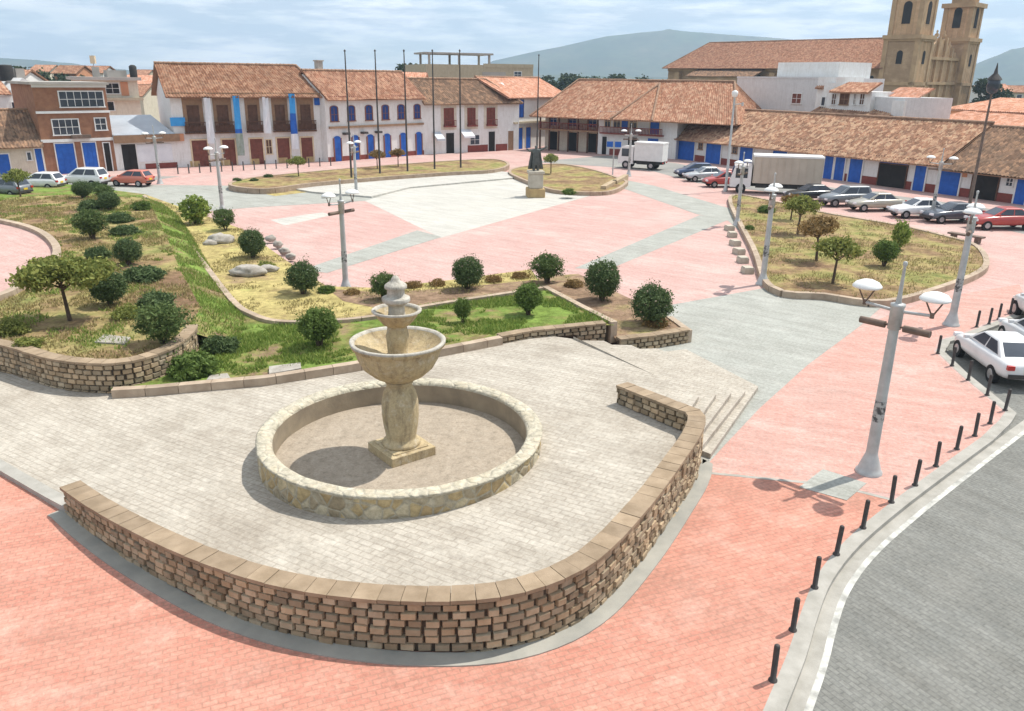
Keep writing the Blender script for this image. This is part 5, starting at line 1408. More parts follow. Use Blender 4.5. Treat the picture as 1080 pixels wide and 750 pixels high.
b.box('skirting', 'maroon', 0.02, W-.02, -.05, .02, 0, .75)
b.door(U8(602), U8(718), 0, 2.3, 'blue', 'frame_white', .12, y=-.055); b.door(U8(792), U8(938), 0, 2.35, 'void', 'wood_dark', .1, y=-.055); b.door(U8(1046), U8(1110), 0, 2.3, 'blue', 'frame_white', .12, y=-.055)
xa = U8(1000); b.window(xa-.25, xa+.25, 1.4, 2.0, bars=1)
xa = U8(730); b.box('wall_panel', 'orange_wall', xa-.1, xa+.35, -.07, .0, 1.7, 2.3)

# white modern house behind the row
f6 = lambda x, y: (810+x/4, y/4)
q0, q1 = AY(776, 100, 113), AY(884, 100, 100)
b = Building('white_house', q0, q1, 'plain pale grey white house with stepped flat roof behind the shop row')
def U6(x, y=400): return b.uv(*f6(x, y))
za = b.uv(830, 82)[1]; W = b.W
b.wall(9, za, None, 'grey_wall')
xa, zz = b.uv(821, 66, 2.0); xb, _ = b.uv(886, 66, 2.0)
b.box('upper_block', 'white_wall', xa, xb, 2.0, 8.5, za-.1, zz)
xa, z0_ = U6(100, 435); xb, z1_ = U6(143, 396); b.window(xa, xb, z0_, z1_, pane='wood_red', frame='frame_white', bars=1)
xa, z0_ = U6(80, 318); 
mb = MB(); mb.add([(0, -.3, za-2.6), (0, -.3, za-2.45), (-2.2, -.3, za-1.0), (-2.2, -.3, za-1.2)], [(0, 1, 2, 3)])
b.box('parapet', 'grey_wall', -.05, W+.05, -.06, .1, za-.1, za+.12)
q0, q1 = AY(858, 110, 97), AY(918, 110, 90)
b = Building('balcony_house', q0, q1, 'small white house with orange tiled canopy and brown windows right of the pale grey house')
W = b.W
zt_ = b.uv(*f6(300, 385))[1]; b.wall(6, zt_, None, 'white_wall', x0=b.uv(*f6(262, 420))[0])
xs0 = b.uv(*f6(185, 420))[0]; xs1 = b.uv(*f6(262, 420))[0]-.02
b.box('stair_block', 'white_wall', xs0, xs1, .6, 5, 0, b.uv(*f6(220, 325))[1])
b.box('stair_block', 'white_wall', xs0+(xs1-xs0)*.55, xs1, .1, .58, 0, b.uv(*f6(240, 350))[1])
mb = MB(); x0 = b.uv(*f6(272, 385))[0]; x1 = b.uv(*f6(440, 385))[0]
slope(mb, (x0, -.6, zt_-.05), (x1, -.6, zt_-.05), (x1-.6, 2.2, zt_+1.0), (x0+.3, 2.2, zt_+1.0), seed=31); mb.build('roof', MT['tile_orange'], b.root)
mb = MB(); slope(mb, (xs0, .2, b.uv(*f6(200, 372))[1]), (xs0+(xs1-xs0)*.5, .2, b.uv(*f6(200, 372))[1]), (xs0+(xs1-xs0)*.5, 1.2, b.uv(*f6(200, 340))[1]), (xs0, 1.2, b.uv(*f6(200, 340))[1]), seed=32); mb.build('roof', MT['tile_orange'], b.root)
for c0, c1 in ((302, 344), (386, 410), (268, 290), (360, 374)):
    xa, z0_ = b.uv(*f6(c0, 440)); xb, z1_ = b.uv(*f6(c1, 397)); b.window(xa, xb, z0_, z1_, pane='wood_dark', frame='wood_mid' if c0 == 302 else 'frame_white', bars=1, fw=.06)
xa, z0_ = b.uv(*f6(222, 445, )); b.window(xa, xa+.5, z0_, z0_+.9, bars=0, y=.1)
q0, q1 = AY(917, 112, 91), AY(953, 112, 86)
b = Building('rear_annex', q0, q1, 'low white annex with a bit of orange roof between balcony house and salmon roofs')
zt_ = b.uv(*f6(500, 410))[1]; b.wall(6, zt_, None, 'grey_wall')
mb = MB(); slope(mb, (-.5, 2, zt_+.02), (b.W*.9, 2, zt_+.02), (b.W*.9, 4, zt_+1.0), (-.5, 4, zt_+1.0), seed=34); mb.build('roof', MT['tile_salmon'], b.root)
xa = b.uv(*f6(530, 450))[0]; b.box('white_wall_end', 'white_wall', xa, b.W+.4, -.25, -.02, 0, zt_-.3)
q0, q1 = AY(955, 112, 92), AY(1120, 116, 72)
b = Building('salmon_roof_house', q0, q1, 'house behind the shop row with two steps of clean salmon tiled roof at the right')
W = b.W; zl = b.uv(*f6(700, 520))[1]; zm = b.uv(*f6(700, 462), 5)[1]; zh = b.uv(*f6(700, 408), 12)[1]
b.wall(12, zl-.1, None, 'cream_wall')
mb = MB(); slope(mb, (W*.12, 0, zl), (W, 0, zl), (W, 5, zm), (W*.16, 5, zm), seed=36); mb.build('roof', MT['tile_salmon'], b.root)
b.box('wall', 'orange_wall', 0, W, 5.1, 11.9, 0, zm-.05)
mb = MB(); slope(mb, (0, 5.0, zm+.15), (W, 5.0, zm+.15), (W, 12, zh+.15), (0, 12, zh+.15), seed=37); mb.build('roof', MT['tile_salmon'], b.root)
xa, z0_ = b.uv(*f6(584, 470), -1.0); xb, z1_ = b.uv(*f6(608, 434), -1.0)
mb = MB(); mb.box(xa-.5, xb+.8, -1.6, -.3, 0, z0_); mb.build('tank_stand', MT['cream_wall'], b.root)
mb = MB(); r = (xb-xa)/2; mb.lathe([(.01, z0_), (r, z0_), (r, z1_-.15), (r*.7, z1_), (.01, z1_)], 14, ((xa+xb)/2, -1, 0)); tk = mb.build('water_tank', MT['blue'], b.root)

# ------------------------------------------------------------------ church
Tn = Vector((-.679, .736, 0))
T0 = AY(931, 60, 178); T0.z = 0
Qc = T0; Pc = T0+Tn*56
b = Building('church', Pc, Qc, 'large ochre stone church with tiled nave and two bell towers behind the houses')
W = b.W
zE = AY(900, 71, 185).z; zR = zE+6.0
b.wall(20, zE, None, 'church', x1=W-.1, y0=1.5)
gable_roof(b, 21.5, zE, zR+.2, 'tile_red', x0=0, x1=W-.2, ov=.4, side=.6, yr=11, seed=40, hipL=6)
b.box('cornice', 'church_trim', 0, W-.2, 1.2, 1.48, zE-.9, zE-.25)
for i in range(7):
    x = 3+i*9; b.box('buttress', 'church_trim', x, x+1.4, .2, 1.48, 0, zE-1.2)
for i in range(6):
    x = 8+i*9; b.window(x, x+1.2, zE-4.2, zE-2, pane='void', frame='church_trim', arch=True, y=1.46, bars=0)
mb = MB(); mb.box(10, 28, -3.5, 1.48, 0, zE-2.2); mb.build('side_chapel', MT['church'], b.root)
mb = MB(); slope(mb, (9.5, -4, zE-2.1), (28.5, -4, zE-2.1), (28.5, 1.4, zE-.2), (9.5, 1.4, zE-.2), seed=44); mb.build('chapel_roof', MT['tile_dark'], b.root)
def tower(x, y, w, zc1, ztop, dome):
    root = MB(); root.box(x, x+w, y, y+w, 0, zc1)
    t = root.build('tower', MT['church'], b.root)
    c = MB(); c.box(x-.5, x+w+.5, y-.5, y+w+.5, zc1-.7, zc1+.1); c.box(x-.25, x+w+.25, y-.25, y+w+.25, zc1-1.1, zc1-.7)
    c.build('cornice', MT['church_trim'], t)
    q = .9; s = MB(); s.box(x+q*.4, x+w-q*.4, y+q*.4, y+w-q*.4, zc1+.1, ztop); s.build('belfry', MT['church'], t)
    for zz0, zz1, o in ((.0, zc1-1.1, 0), (zc1+.1, ztop-.7, .4*q)):
        for ix in (0, 1):
            for iy in (0, 1):
                cx_, cy_ = (x+o if ix == 0 else x+w-o), (y+o if iy == 0 else y+w-o)
                pl = MB(); pl.box(cx_-.75 if ix else cx_-.2, cx_+.2 if ix else cx_+.75, cy_-.75 if iy else cy_-.2, cy_+.2 if iy else cy_+.75, zz0, zz1); pl.build('pilaster', MT['church_trim'], t)
    c = MB(); c.box(x-.3, x+w+.3, y-.3, y+w+.3, ztop-.7, ztop+.2); c.build('cornice', MT['church_trim'], t)
    c = MB(); c.box(x-.2, x+w+.2, y-.2, y+w+.2, 9, 9.7); c.build('cornice', MT['church_trim'], t)
    for z0, z1, hw in ((zc1+2.2, zc1+5.6, .85), (13.2, 15.2, .6), (ztop-2.2, ztop-1.4, .45)):
        if z0 < zc1 and z1 > zc1: continue
        o = .4*q if z0 > zc1 else 0
        m0 = x+w/2; n0 = y+w/2
        def archp(c_, zz0, zz1): return [(c_-hw, zz0), (c_+hw, zz0)]+[(c_+hw*math.cos(math.pi*k/8), zz1+hw*math.sin(math.pi*k/8)) for k in range(9)]
        op = MB(); op.prism(archp(m0, z0, z1), y+o-.06, y+o+.05); op.build('opening', MT['void'], t); op = MB()
        Mx = Matrix.Translation((x+w-o, n0, 0)) @ Matrix.Rotation(math.pi/2, 4, 'Z')
        op.prism(archp(0, z0, z1), -.06, .06, 1, Mx); op.build('opening', MT['void'], t)
    d = MB(); d.lathe([(w*.42, ztop+.2), (w*.42, ztop+1.6), (w*.45, ztop+1.7), (w*.40, ztop+3.2), (w*.25, ztop+5), (w*.1, ztop+6), (w*.1, ztop+7), (.1, ztop+8.5)], 12, (x+w/2, y+w/2, 0)); d.build('dome', MT['church_trim'], t)
    return t
zc1 = AY(952, 38, 178).z
tw = 6.9
tower(W, 0, tw, zc1, zc1+12.5, True)
d2 = 27.0
pR = b.inv.inverted() @ Vector((W+tw, d2, 0))
tower(W, d2, tw-.3, AY(1008, 40, pR.y).z, AY(1008, 3, pR.y).z, True)
# ornate front between the towers
fb = MB(); n = 20; y0, y1 = tw, d2; hc = (y0+y1)/2
top = [(y0+(y1-y0)*k/n, 14.0+4.5*math.sin(math.pi*k/n)**1.4+(.5 if k % 4 == 0 else 0)) for k in range(n+1)]
vs = [(W+tw*.7, a, z) for a, z in top]+[(W+tw*.7, a, 0) for a, z in top]; vs2 = [(v[0]-1.5, v[1], v[2]) for v in vs]
m_ = n+1
fb.add(vs+vs2, [(i, m_+i, m_+i+1, i+1) for i in range(n)]+[(2*m_+i, 2*m_+i+1, 3*m_+i+1, 3*m_+i) for i in range(n)]+[(i, i+1, 2*m_+i+1, 2*m_+i) for i in range(n)])
fr_ = fb.build('church_front', MT['church'], b.root, recalc=True)
tb = MB()
for k in range(0, n+1, 4):
    a, z = top[k]; tb.box(W+tw*.7, W+tw*.7+.5, a-.4, a+.4, 0, z+.2); tb.lathe([(.4, z+.2), (.5, z+.7), (.15, z+1.1), (.25, z+1.4), (.01, z+1.7)], 8, (W+tw*.7-.5, a, 0))
tb.box(W+tw*.7, W+tw*.7+.7, y0+.2, y1-.2, 14.3, 14.9); tb.box(W+tw*.7, W+tw*.7+.7, y0+.2, y1-.2, 9.2, 9.8)
tb.build('front_mouldings', MT['church_trim'], fr_)

# ------------------------------------------------------------------ vehicles
CARDIM = dict(
    sedan=dict(L=4.35, W=1.70, st=[(0, .62, .45, .80), (.12, .80, .30, .95), (.9, .84, .26, .98), (2.2, .85, .24, .95), (3.3, .84, .25, .90), (4.0, .80, .30, .78), (4.3, .66, .40, .62)], cab=(.55, 3.15, 1.25, 2.35, 1.42, .70, .55)),
    hatch=dict(L=3.9, W=1.68, st=[(0, .64, .42, .85), (.1, .80, .30, .98), (.8, .83, .26, 1.0), (2.0, .84, .24, .98), (2.9, .83, .25, .94), (3.6, .78, .30, .80), (3.88, .64, .40, .62)], cab=(.08, 2.95, .45, 2.0, 1.50, .70, .57)),
    suv=dict(L=4.4, W=1.82, st=[(0, .68, .50, 1.0), (.1, .86, .36, 1.1), (.9, .90, .32, 1.12), (2.3, .91, .30, 1.10), (3.3, .90, .31, 1.06), (4.1, .84, .36, .95), (4.38, .70, .46, .72)], cab=(.1, 3.2, .4, 2.35, 1.72, .76, .62)))
CARP = {}
def make_car(kind, paint):
    d = CARDIM[kind]; root = empty('parked_car', (0, 0, 0), 0, None, 'car', 'cars parked around the square')
    mb = MB(); st = d['st']; vs = []
    for x, w, zb, zt_ in st:
        zm = zb+(zt_-zb)*.5; xo = x-d['L']/2
        half = [(w*.80, zb), (w*.98, zb+(zt_-zb)*.22), (w, zm), (w*.97, zt_-.1), (w*.86, zt_), (w*.4, zt_+.03)]
        vs += [(xo, a, z) for a, z in half]+[(xo, -a, z) for a, z in reversed(half)]
    k = 12; n = len(st)
    fs = [(i*k+j, i*k+(j+1) % k, (i+1)*k+(j+1) % k, (i+1)*k+j) for i in range(n-1) for j in range(k)]
    fs += [tuple(reversed(range(k))), tuple(range((n-1)*k, n*k))]
    mb.add(vs, fs, smooth=True); body = mb.build('body', MT[paint], root, recalc=True)
    sb = body.modifiers.new('sub', 'SUBSURF'); sb.levels = 1; sb.render_levels = 1
    x0, x1, x2, x3, zr, w0, w1 = d['cab']; o = d['L']/2; x0, x1, x2, x3 = x0-o, x1-o, x2-o, x3-o
    zb = st[3][3]-.03
    xm = (x2+x3)/2
    B4 = [(x0, -w0, zb), (x1, -w0, zb), (x1, w0, zb), (x0, w0, zb)]
    T4 = [(x2, -w1, zr-.05), (x3, -w1, zr-.05), (x3, w1, zr-.05), (x2, w1, zr-.05)]
    Tm = [(x2+.12, -w1*.8, zr), (x3-.12, -w1*.8, zr), (x3-.12, w1*.8, zr), (x2+.12, w1*.8, zr)]
    mb = MB(); mb.add(B4+T4+Tm, [(0, 1, 5, 4), (1, 2, 6, 5), (2, 3, 7, 6), (3, 0, 4, 7), (4, 5, 9, 8), (5, 6, 10, 9), (6, 7, 11, 10), (7, 4, 8, 11), (8, 9, 10, 11)])
    c = mb.build('cabin', MT[paint], root, recalc=True); bv_ = c.modifiers.new('bevel', 'BEVEL'); bv_.width = .045; bv_.segments = 2; bv_.limit_method = 'ANGLE'; bv_.angle_limit = R_(12)
    def pane(quad, name, u0, u1, v0, v1):
        A, B, C, D = map(Vector, quad); f = lambda u, v: A.lerp(B, u).lerp(D.lerp(C, u), v)
        nn = (B-A).cross(D-A).normalized(); cen = (A+B+C+D)/4
        if nn.dot(cen-Vector((xm, 0, zb))) < 0: nn = -nn
        q = [f(u0, v0), f(u1, v0), f(u1, v1), f(u0, v1)]
        m2 = MB(); m2.add([p+nn*.008 for p in q]+[p-nn*.02 for p in q], [(0, 1, 2, 3), (0, 4, 5, 1), (1, 5, 6, 2), (2, 6, 7, 3), (3, 7, 4, 0)])
        return m2.build(name, MT['glass_dark'], root, recalc=True)
    pane((B4[1], B4[2], T4[2], T4[1]), 'windscreen', .07, .93, .1, .93)
    pane((B4[3], B4[0], T4[0], T4[3]), 'rear_window', .09, .91, .14, .9)
    for a, b_, s in ((0, 1, -1), (3, 2, 1)):
        quad = (B4[a], B4[b_], T4[b_], T4[a])
        pane(quad, 'side_window', .1, .47, .12, .9); pane(quad, 'side_window', .51, .9, .12, .9)
    wr = .31 if kind != 'suv' else .36
    for xw in (st[1][0]+.70-o, d['L']-o-.82):
        for s in (-1, 1):
            yw = s*(d['W']/2-.115)
            m2 = MB(); m2.tube((xw, yw-.10, wr), (xw, yw+.10, wr), wr, wr, 20); wh = m2.build('wheel', MT['tyre'], root)
            m2 = MB(); m2.tube((xw, yw+s*.085, wr), (xw, yw+s*.108, wr), wr*.62, wr*.55, 14); m2.build('rim', MT['rim'], wh)
    zt_ = st[1][3]
    for s in (-1, 1):
        m2 = MB(); m2.cbox((-o+.045, s*.60, zt_-.16), .12, .22, .15); m2.build('tail_light', MT['lens_red'], root)
        m2 = MB(); m2.cbox((o-.13, s*.56, .66), .16, .30, .14); m2.build('headlight', MT['lens_clear'], root)
        m2 = MB(); m2.cbox((x1-.25, s*(w0+.16), zb+.06), .12, .18, .12); m2.build('mirror', MT[paint], root)
    m2 = MB(); m2.cbox((-o+.0, 0, .50), .04, 1.3, .14); m2.build('bumper_trim', MT['dark_metal'], root); m2 = MB(); m2.cbox((o-.03, 0, .42), .05, 1.2, .14); m2.build('bumper_trim', MT['dark_metal'], root)
    m2 = MB(); m2.cbox((-o+.0, 0, zt_-.27), .03, .34, .15); m2.build('plate', MT['plate_yellow'], root)
    return root
def car(kind, paint, p, rz, label, s=1.0):
    key = (kind, paint)
    if key not in CARP: o = CARP[key] = make_car(kind, paint)
    else: o = copy_tree(CARP[key])
    return place(o, p, rz, s, label)
car('sedan', 'p_white', Vector((17.25, 26.75, ZR)), R_(84), 'white sedan in the parking bay, nearest of the white cars at the right edge', 1.0)
car('sedan', 'p_white', Vector((20.0, 28.7, ZR)), R_(82), 'white sedan cut by the right edge, second of the white cars from the front', 1.0)
car('suv', 'p_white', Vector((22.6, 32.2, ZR)), R_(80), 'white car farthest back in the parking bay at the right edge')
for kind, paint, px, py, rz, s, lab in (
    ('hatch', 'p_navy', 731, 187, 185, 1, 'small dark blue car leftmost in the row before the shops'),
    ('sedan', 'p_silver', 743, 191, 190, 1, 'silver car between the dark blue and the red car'),
    ('hatch', 'p_red', 762, 197, 188, 1, 'small red car just left of the box truck'),
    ('sedan', 'p_black', 854, 212, 187, 1, 'black sedan right of the box truck'),
    ('suv', 'p_grey', 890, 217, 190, .95, 'dark grey off-road car between black sedan and golden sedan'),
    ('sedan', 'p_gold', 922, 222, 187, 1, 'golden grey sedan in the middle of the row before the shops'),
    ('sedan', 'p_white', 967, 229, 185, 1, 'white sedan behind the lamp post before the shops'),
    ('sedan', 'p_dark', 1003, 234, 188, 1, 'dark blue grey sedan between the white and the red sedan'),
    ('sedan', 'p_red', 1054, 241, 182, 1.05, 'red sedan at the right end of the row before the shops'),
    ('suv', 'p_white', 89, 197, 172, .98, 'white off-road car before the brick block'),
    ('hatch', 'p_white', 44, 200, 175, 1.0, 'white hatchback left of the white off-road car'),
    ('hatch', 'p_grey', 10, 207, 160, 1.0, 'grey car at the left edge behind the small green tree'),
    ('hatch', 'p_orange', 140, 196, 170, .95, 'faded orange red car before the workshop')):
    car(kind, paint, G(px, py, .006), R_(rz), lab, s)
def wheelset(root, xs, ys, r, w=.24):
    for x in xs:
        for y in ys:
            m2 = MB(); m2.tube((x, y-w/2, r), (x, y+w/2, r), r, r, 18); wh = m2.build('wheel', MT['tyre'], root)
            m2 = MB(); s = 1 if y > 0 else -1; m2.tube((x, y+s*(w/2-.01), r), (x, y+s*(w/2+.012), r), r*.55, r*.5, 12); m2.build('rim', MT['rim'], wh)
def truck(name, p, rz, L, H, Wd, boxm, cabm, label, scale=1.0, ribs=True):
    root = empty(name, p, rz, label, 'truck'); w = Wd/2
    x0, x1 = -L/2, L/2-1.9
    m2 = MB(); m2.box(x0, x1, -w, w, .95, H)
    if ribs:
        n = int((x1-x0)/.6)
        for i in range(n+1):
            x = x0+.04+i*(x1-x0-.08)/n; m2.box(x-.035, x+.035, -w-.035, -w-.0005, .99, H-.14); m2.box(x-.035, x+.035, w+.0005, w+.035, .99, H-.14)
    m2.build('cargo_box', MT[boxm], root)
    m2 = MB(); m2.box(x0-.03, x1+.03, -w-.06, w+.06, H-.1, H+.06); m2.build('box_top', MT['frame_white'], root)
    m2 = MB(); m2.box(x0+.1, L/2-.3, -.45, .45, .6, .93); m2.box(x0+.3, x1-.3, -w+.1, -w+.14, .55, .93); m2.box(x0+.3, x1-.3, w-.14, w-.1, .55, .93); m2.build('chassis', MT['black'], root)
    ch = min(H-.25, 2.45); m2 = MB(); cp = [(x1+.12, .55), (L/2, .55), (L/2, 1.3), (L/2-.32, ch-.1), (L/2-.5, ch), (x1+.12, ch)]
    m2.prism(cp, -w+.06, w-.06); m2.build('cab', MT[cabm], root, recalc=True)
    m2 = MB(); a = Vector((L/2+.004, 0, 1.36)); c = Vector((L/2-.30, 0, ch-.16)); d = (c-a)
    m2.add([(a.x, -w+.2, a.z), (a.x, w-.2, a.z), (c.x+.006, w-.24, c.z), (c.x+.006, -w+.24, c.z)], [(0, 1, 2, 3)]); m2.build('windscreen', MT['glass_dark'], root, recalc=True)
    for s in (-1, 1):
        m2 = MB(); m2.box(x1+.45, L/2-.42, s*(w-.06)-.012, s*(w-.06)+.012, 1.35, ch-.25); m2.build('side_window', MT['glass_dark'], root)
        m2 = MB(); m2.cbox((L/2+.0, s*(w-.35), .85), .06, .3, .18); m2.build('headlight', MT['lens_clear'], root)
        m2 = MB(); m2.cbox((x0-.01, s*(w-.3), .8), .06, .3, .14); m2.build('tail_light', MT['lens_red'], root)
    wheelset(root, (x0+1.3, L/2-.95), (-w+.16, w-.16), .44)
    root.scale = (scale,)*3
    return root
pa, pb = G(790, 206), G(868, 199)
truck('box_truck', G(818, 205)+Vector((.0, .8, 0)), R_(167), 7.7, 3.3, 2.3, 'truck_box', 'p_white', 'long beige box truck parked in front of the tiled shop row')
truck('small_truck', G(677, 178), R_(152), 5.2, 2.9, 1.9, 'frame_white', 'p_white', 'little white box truck parked before the gallery house', 1.0, False)

# ------------------------------------------------------------------ statue and figures
def skin_figure(name, joints, edges, mat, parent=None, sub=2):
    me = bpy.data.meshes.new(name); me.from_pydata([j[0] for j in joints], edges, [])
    o = bpy.data.objects.new(name, me); COL.objects.link(o)
    sk = o.modifiers.new('skin', 'SKIN'); sk.use_smooth_shade = True
    for i, j in enumerate(joints):
        r = j[1]; me.skin_vertices[0].data[i].radius = r if isinstance(r, tuple) else (r, r)
    me.skin_vertices[0].data[0].use_root = True
    ss = o.modifiers.new('sub', 'SUBSURF'); ss.levels = sub; ss.render_levels = sub
    me.materials.append(MT[mat]); return par(o, parent)
p = G(564.5, 207.5)
r = empty('monument', p, .1, 'dark bronze statue with spread arms on a tall pale stone pedestal in the plaza', 'statue')
hb = AY(564, 180, p.y).z
mb = MB(); mb.box(-.75, .75, -.75, .75, -.02, .75); mb.build('plinth', MT['plinth_low'], r).modifiers.new('b', 'BEVEL').width = .05
mb = MB(); mb.box(-.58, .58, -.58, .58, .75, hb-.22); mb.box(-.68, .68, -.68, .68, hb-.22, hb); mb.build('pedestal', MT['plinth'], r).modifiers.new('b', 'BEVEL').width = .03
z = hb
J = [((0, 0, z+1.0), (.30, .24)), ((0, 0, z+1.35), (.26, .19)), ((0, 0, z+1.62), (.30, .18)), ((0, 0, z+1.78), .10), ((0, -.02, z+1.93), .15), ((0, -.02, z+2.06), .11),
     ((.32, 0, z+1.66), .11), ((.62, -.05, z+1.78), .09), ((.9, -.1, z+2.0), .07), ((-.32, 0, z+1.66), .11), ((-.6, -.1, z+1.62), .09), ((-.85, -.2, z+1.82), .07),
     ((.15, 0, z+.55), (.22, .2)), ((.17, .02, z+.08), .14), ((-.15, 0, z+.55), (.22, .2)), ((-.18, -.05, z+.08), .14), ((.19, -.14, z+.04), .08), ((-.2, -.2, z+.04), .08)]
E_ = [(0, 1), (1, 2), (2, 3), (3, 4), (4, 5), (2, 6), (6, 7), (7, 8), (2, 9), (9, 10), (10, 11), (0, 12), (12, 13), (0, 14), (14, 15), (13, 16), (15, 17)]
skin_figure('figure', J, E_, 'bronze', r)
mb = MB(); vs = []
for j in range(7):
    t = j/6
    for i in range(9):
        u = i/8-.5; vs.append((u*(.75+.55*t), .2+.12*math.cos(u*3)+.05*math.sin(i*2.2+t*3), z+1.72-1.6*t))
mb.add(vs, [(j*9+i, j*9+i+1, (j+1)*9+i+1, (j+1)*9+i) for j in range(6) for i in range(8)], smooth=True); ck = mb.build('cloak', MT['bronze'], r); ck.modifiers.new('s', 'SOLIDIFY').thickness = .05
def person(p, rz, top, label):
    r = empty('person', p, rz, label, 'person')
    J = [((0, 0, .93), (.15, .11)), ((0, 0, 1.15), (.14, .10)), ((0, 0, 1.36), (.17, .10)), ((0, 0, 1.47), .055), ((0, -.01, 1.58), (.085, .1)), ((0, -.01, 1.68), (.07, .085)),
         ((.19, 0, 1.38), .055), ((.24, .02, 1.12), .042), ((.25, -.06, .88), .032), ((-.19, 0, 1.38), .055), ((-.24, .02, 1.12), .042), ((-.25, -.05, .88), .032),
         ((.09, 0, .84), .095), ((.10, -.01, .48), .062), ((.10, .02, .08), .042), ((.11, -.12, .04), .04), ((-.09, 0, .84), .095), ((-.10, .03, .48), .062), ((-.10, .06, .08), .042), ((-.11, -.08, .04), .04)]
    E2 = [(0, 1), (1, 2), (2, 3), (3, 4), (4, 5), (2, 6), (6, 7), (7, 8), (2, 9), (9, 10), (10, 11), (0, 12), (12, 13), (13, 14), (14, 15), (0, 16), (16, 17), (17, 18), (18, 19)]
    skin_figure('body', J, E2, 'skin', r)
    Jt = [((0, 0, .92), (.175, .135)), ((0, 0, 1.15), (.165, .125)), ((0, 0, 1.37), (.19, .12)), ((0, 0, 1.43), .08), ((.2, 0, 1.38), .07), ((.245, .02, 1.12), .057), ((-.2, 0, 1.38), .07), ((-.245, .02, 1.12), .057)]
    skin_figure('shirt', Jt, [(0, 1), (1, 2), (2, 3), (2, 4), (4, 5), (2, 6), (6, 7)], top, r)
    Jp = [((0, 0, .95), (.165, .125)), ((.09, 0, .84), .112), ((.10, -.01, .48), .078), ((.10, .02, .10), .062), ((-.09, 0, .84), .112), ((-.10, .03, .48), .078), ((-.10, .06, .10), .062)]
    skin_figure('trousers', Jp, [(0, 1), (1, 2), (2, 3), (0, 4), (4, 5), (5, 6)], 'black', r)
    mb = MB(); mb.lathe([(.001, 1.745), (.07, 1.73), (.098, 1.67), (.1, 1.62), (.085, 1.59)], 14, (0, .012, 0)); mb.build('hair', MT['hair'], r)
    return r
person(G(625.5, 159), .4, 'cloth_blue', 'person in blue top and dark trousers standing before the timber gallery')

# ------------------------------------------------------------------ distant hills, trees and haze
def hills(name, pts, Y, depth, seed, amp, mat='mountain'):
    """ridge through picture directions; a solid slope with its own distance and depth"""
    ridge = [AY(px, py, Y) for px, py in pts]
    rp = []
    for a, c in zip(ridge, ridge[1:]):
        n = 14
        for i in range(n): rp.append(a.lerp(c, i/n))
    rp.append(ridge[-1])
    rows = 14; vs = []
    for j in range(-rows, rows+1):
        t = j/rows
        for p in rp:
            h = max(p.z, 3); k = (1-abs(t))**1.25
            nz = noise.fractal(Vector((p.x*.004+seed, (p.y+t*depth)*.004, seed)), 1, 2, 5)
            vs.append((p.x*(1+t*depth/Y*.3), p.y+t*depth, h*k*(1+amp*nz*(abs(t) > .02))+(amp*.25*h*nz if j else amp*.12*h*nz)-1))
    m_ = len(rp)
    mb = MB(); mb.add(vs, [(j*m_+i, j*m_+i+1, (j+1)*m_+i+1, (j+1)*m_+i) for j in range(2*rows) for i in range(m_-1)], smooth=True)
    return tag(mb.build(name, MT[mat], recalc=True), kind='structure')
hills('mountain', [(490, 78), (520, 64), (560, 55), (600, 47), (640, 38), (675, 34), (705, 32), (740, 34), (780, 37), (830, 41), (880, 46), (930, 58), (990, 78)], 3300, 620, 3, .10)
hills('mountain', [(955, 82), (1000, 78), (1030, 69), (1055, 58), (1082, 49), (1120, 42), (1180, 50), (1260, 78)], 2600, 520, 8, .22)
hills('mountain', [(-200, 56), (-120, 52), (-60, 58), (0, 61), (40, 63), (90, 69), (150, 75), (260, 79)], 3000, 480, 13, .25)
hills('mountain', [(200, 80), (330, 79.5), (430, 78), (540, 79), (640, 80), (760, 82), (900, 84), (1000, 85)], 2400, 380, 17, .3)
def far_tree(p, h, r, label, seed):
    key = 'ft%d' % (seed % 3)
    def mk():
        rng = np.random.default_rng(seed); rr = random.Random(seed); root = empty('distant_tree', (0, 0, 0), 0, None, 'tree', 'distant trees beyond the roofs')
        V, F, T = [], [], []; tw = MB(); tw.tube((0, 0, -.2), (0, 0, 5), .3, .15, 8)
        for k in range(12):
            a = rr.uniform(0, 6.28); q = rr.uniform(0, 2.2); z = rr.uniform(4, 8.5)
            leaf_mesh(V, F, T, blob_pts(rng, 170, 1.5, 1.5, 1.4, (q*math.cos(a), q*math.sin(a), z), .3, .4, k), .5, rng)
            tw.tube((0, 0, rr.uniform(3, 5)), (q*math.cos(a), q*math.sin(a), z), .1, .04, 6)
        quads('crown', V, F, T, MT['leaf_far'], root); tw.build('trunk', MT['bark'], root); return root
    return plant(key, mk, p, (r/3.4, r/3.4, h/9.6), label, seed)
def far_at(px, Y): q = AY(px, 100, Y); q.z = -.2; return q
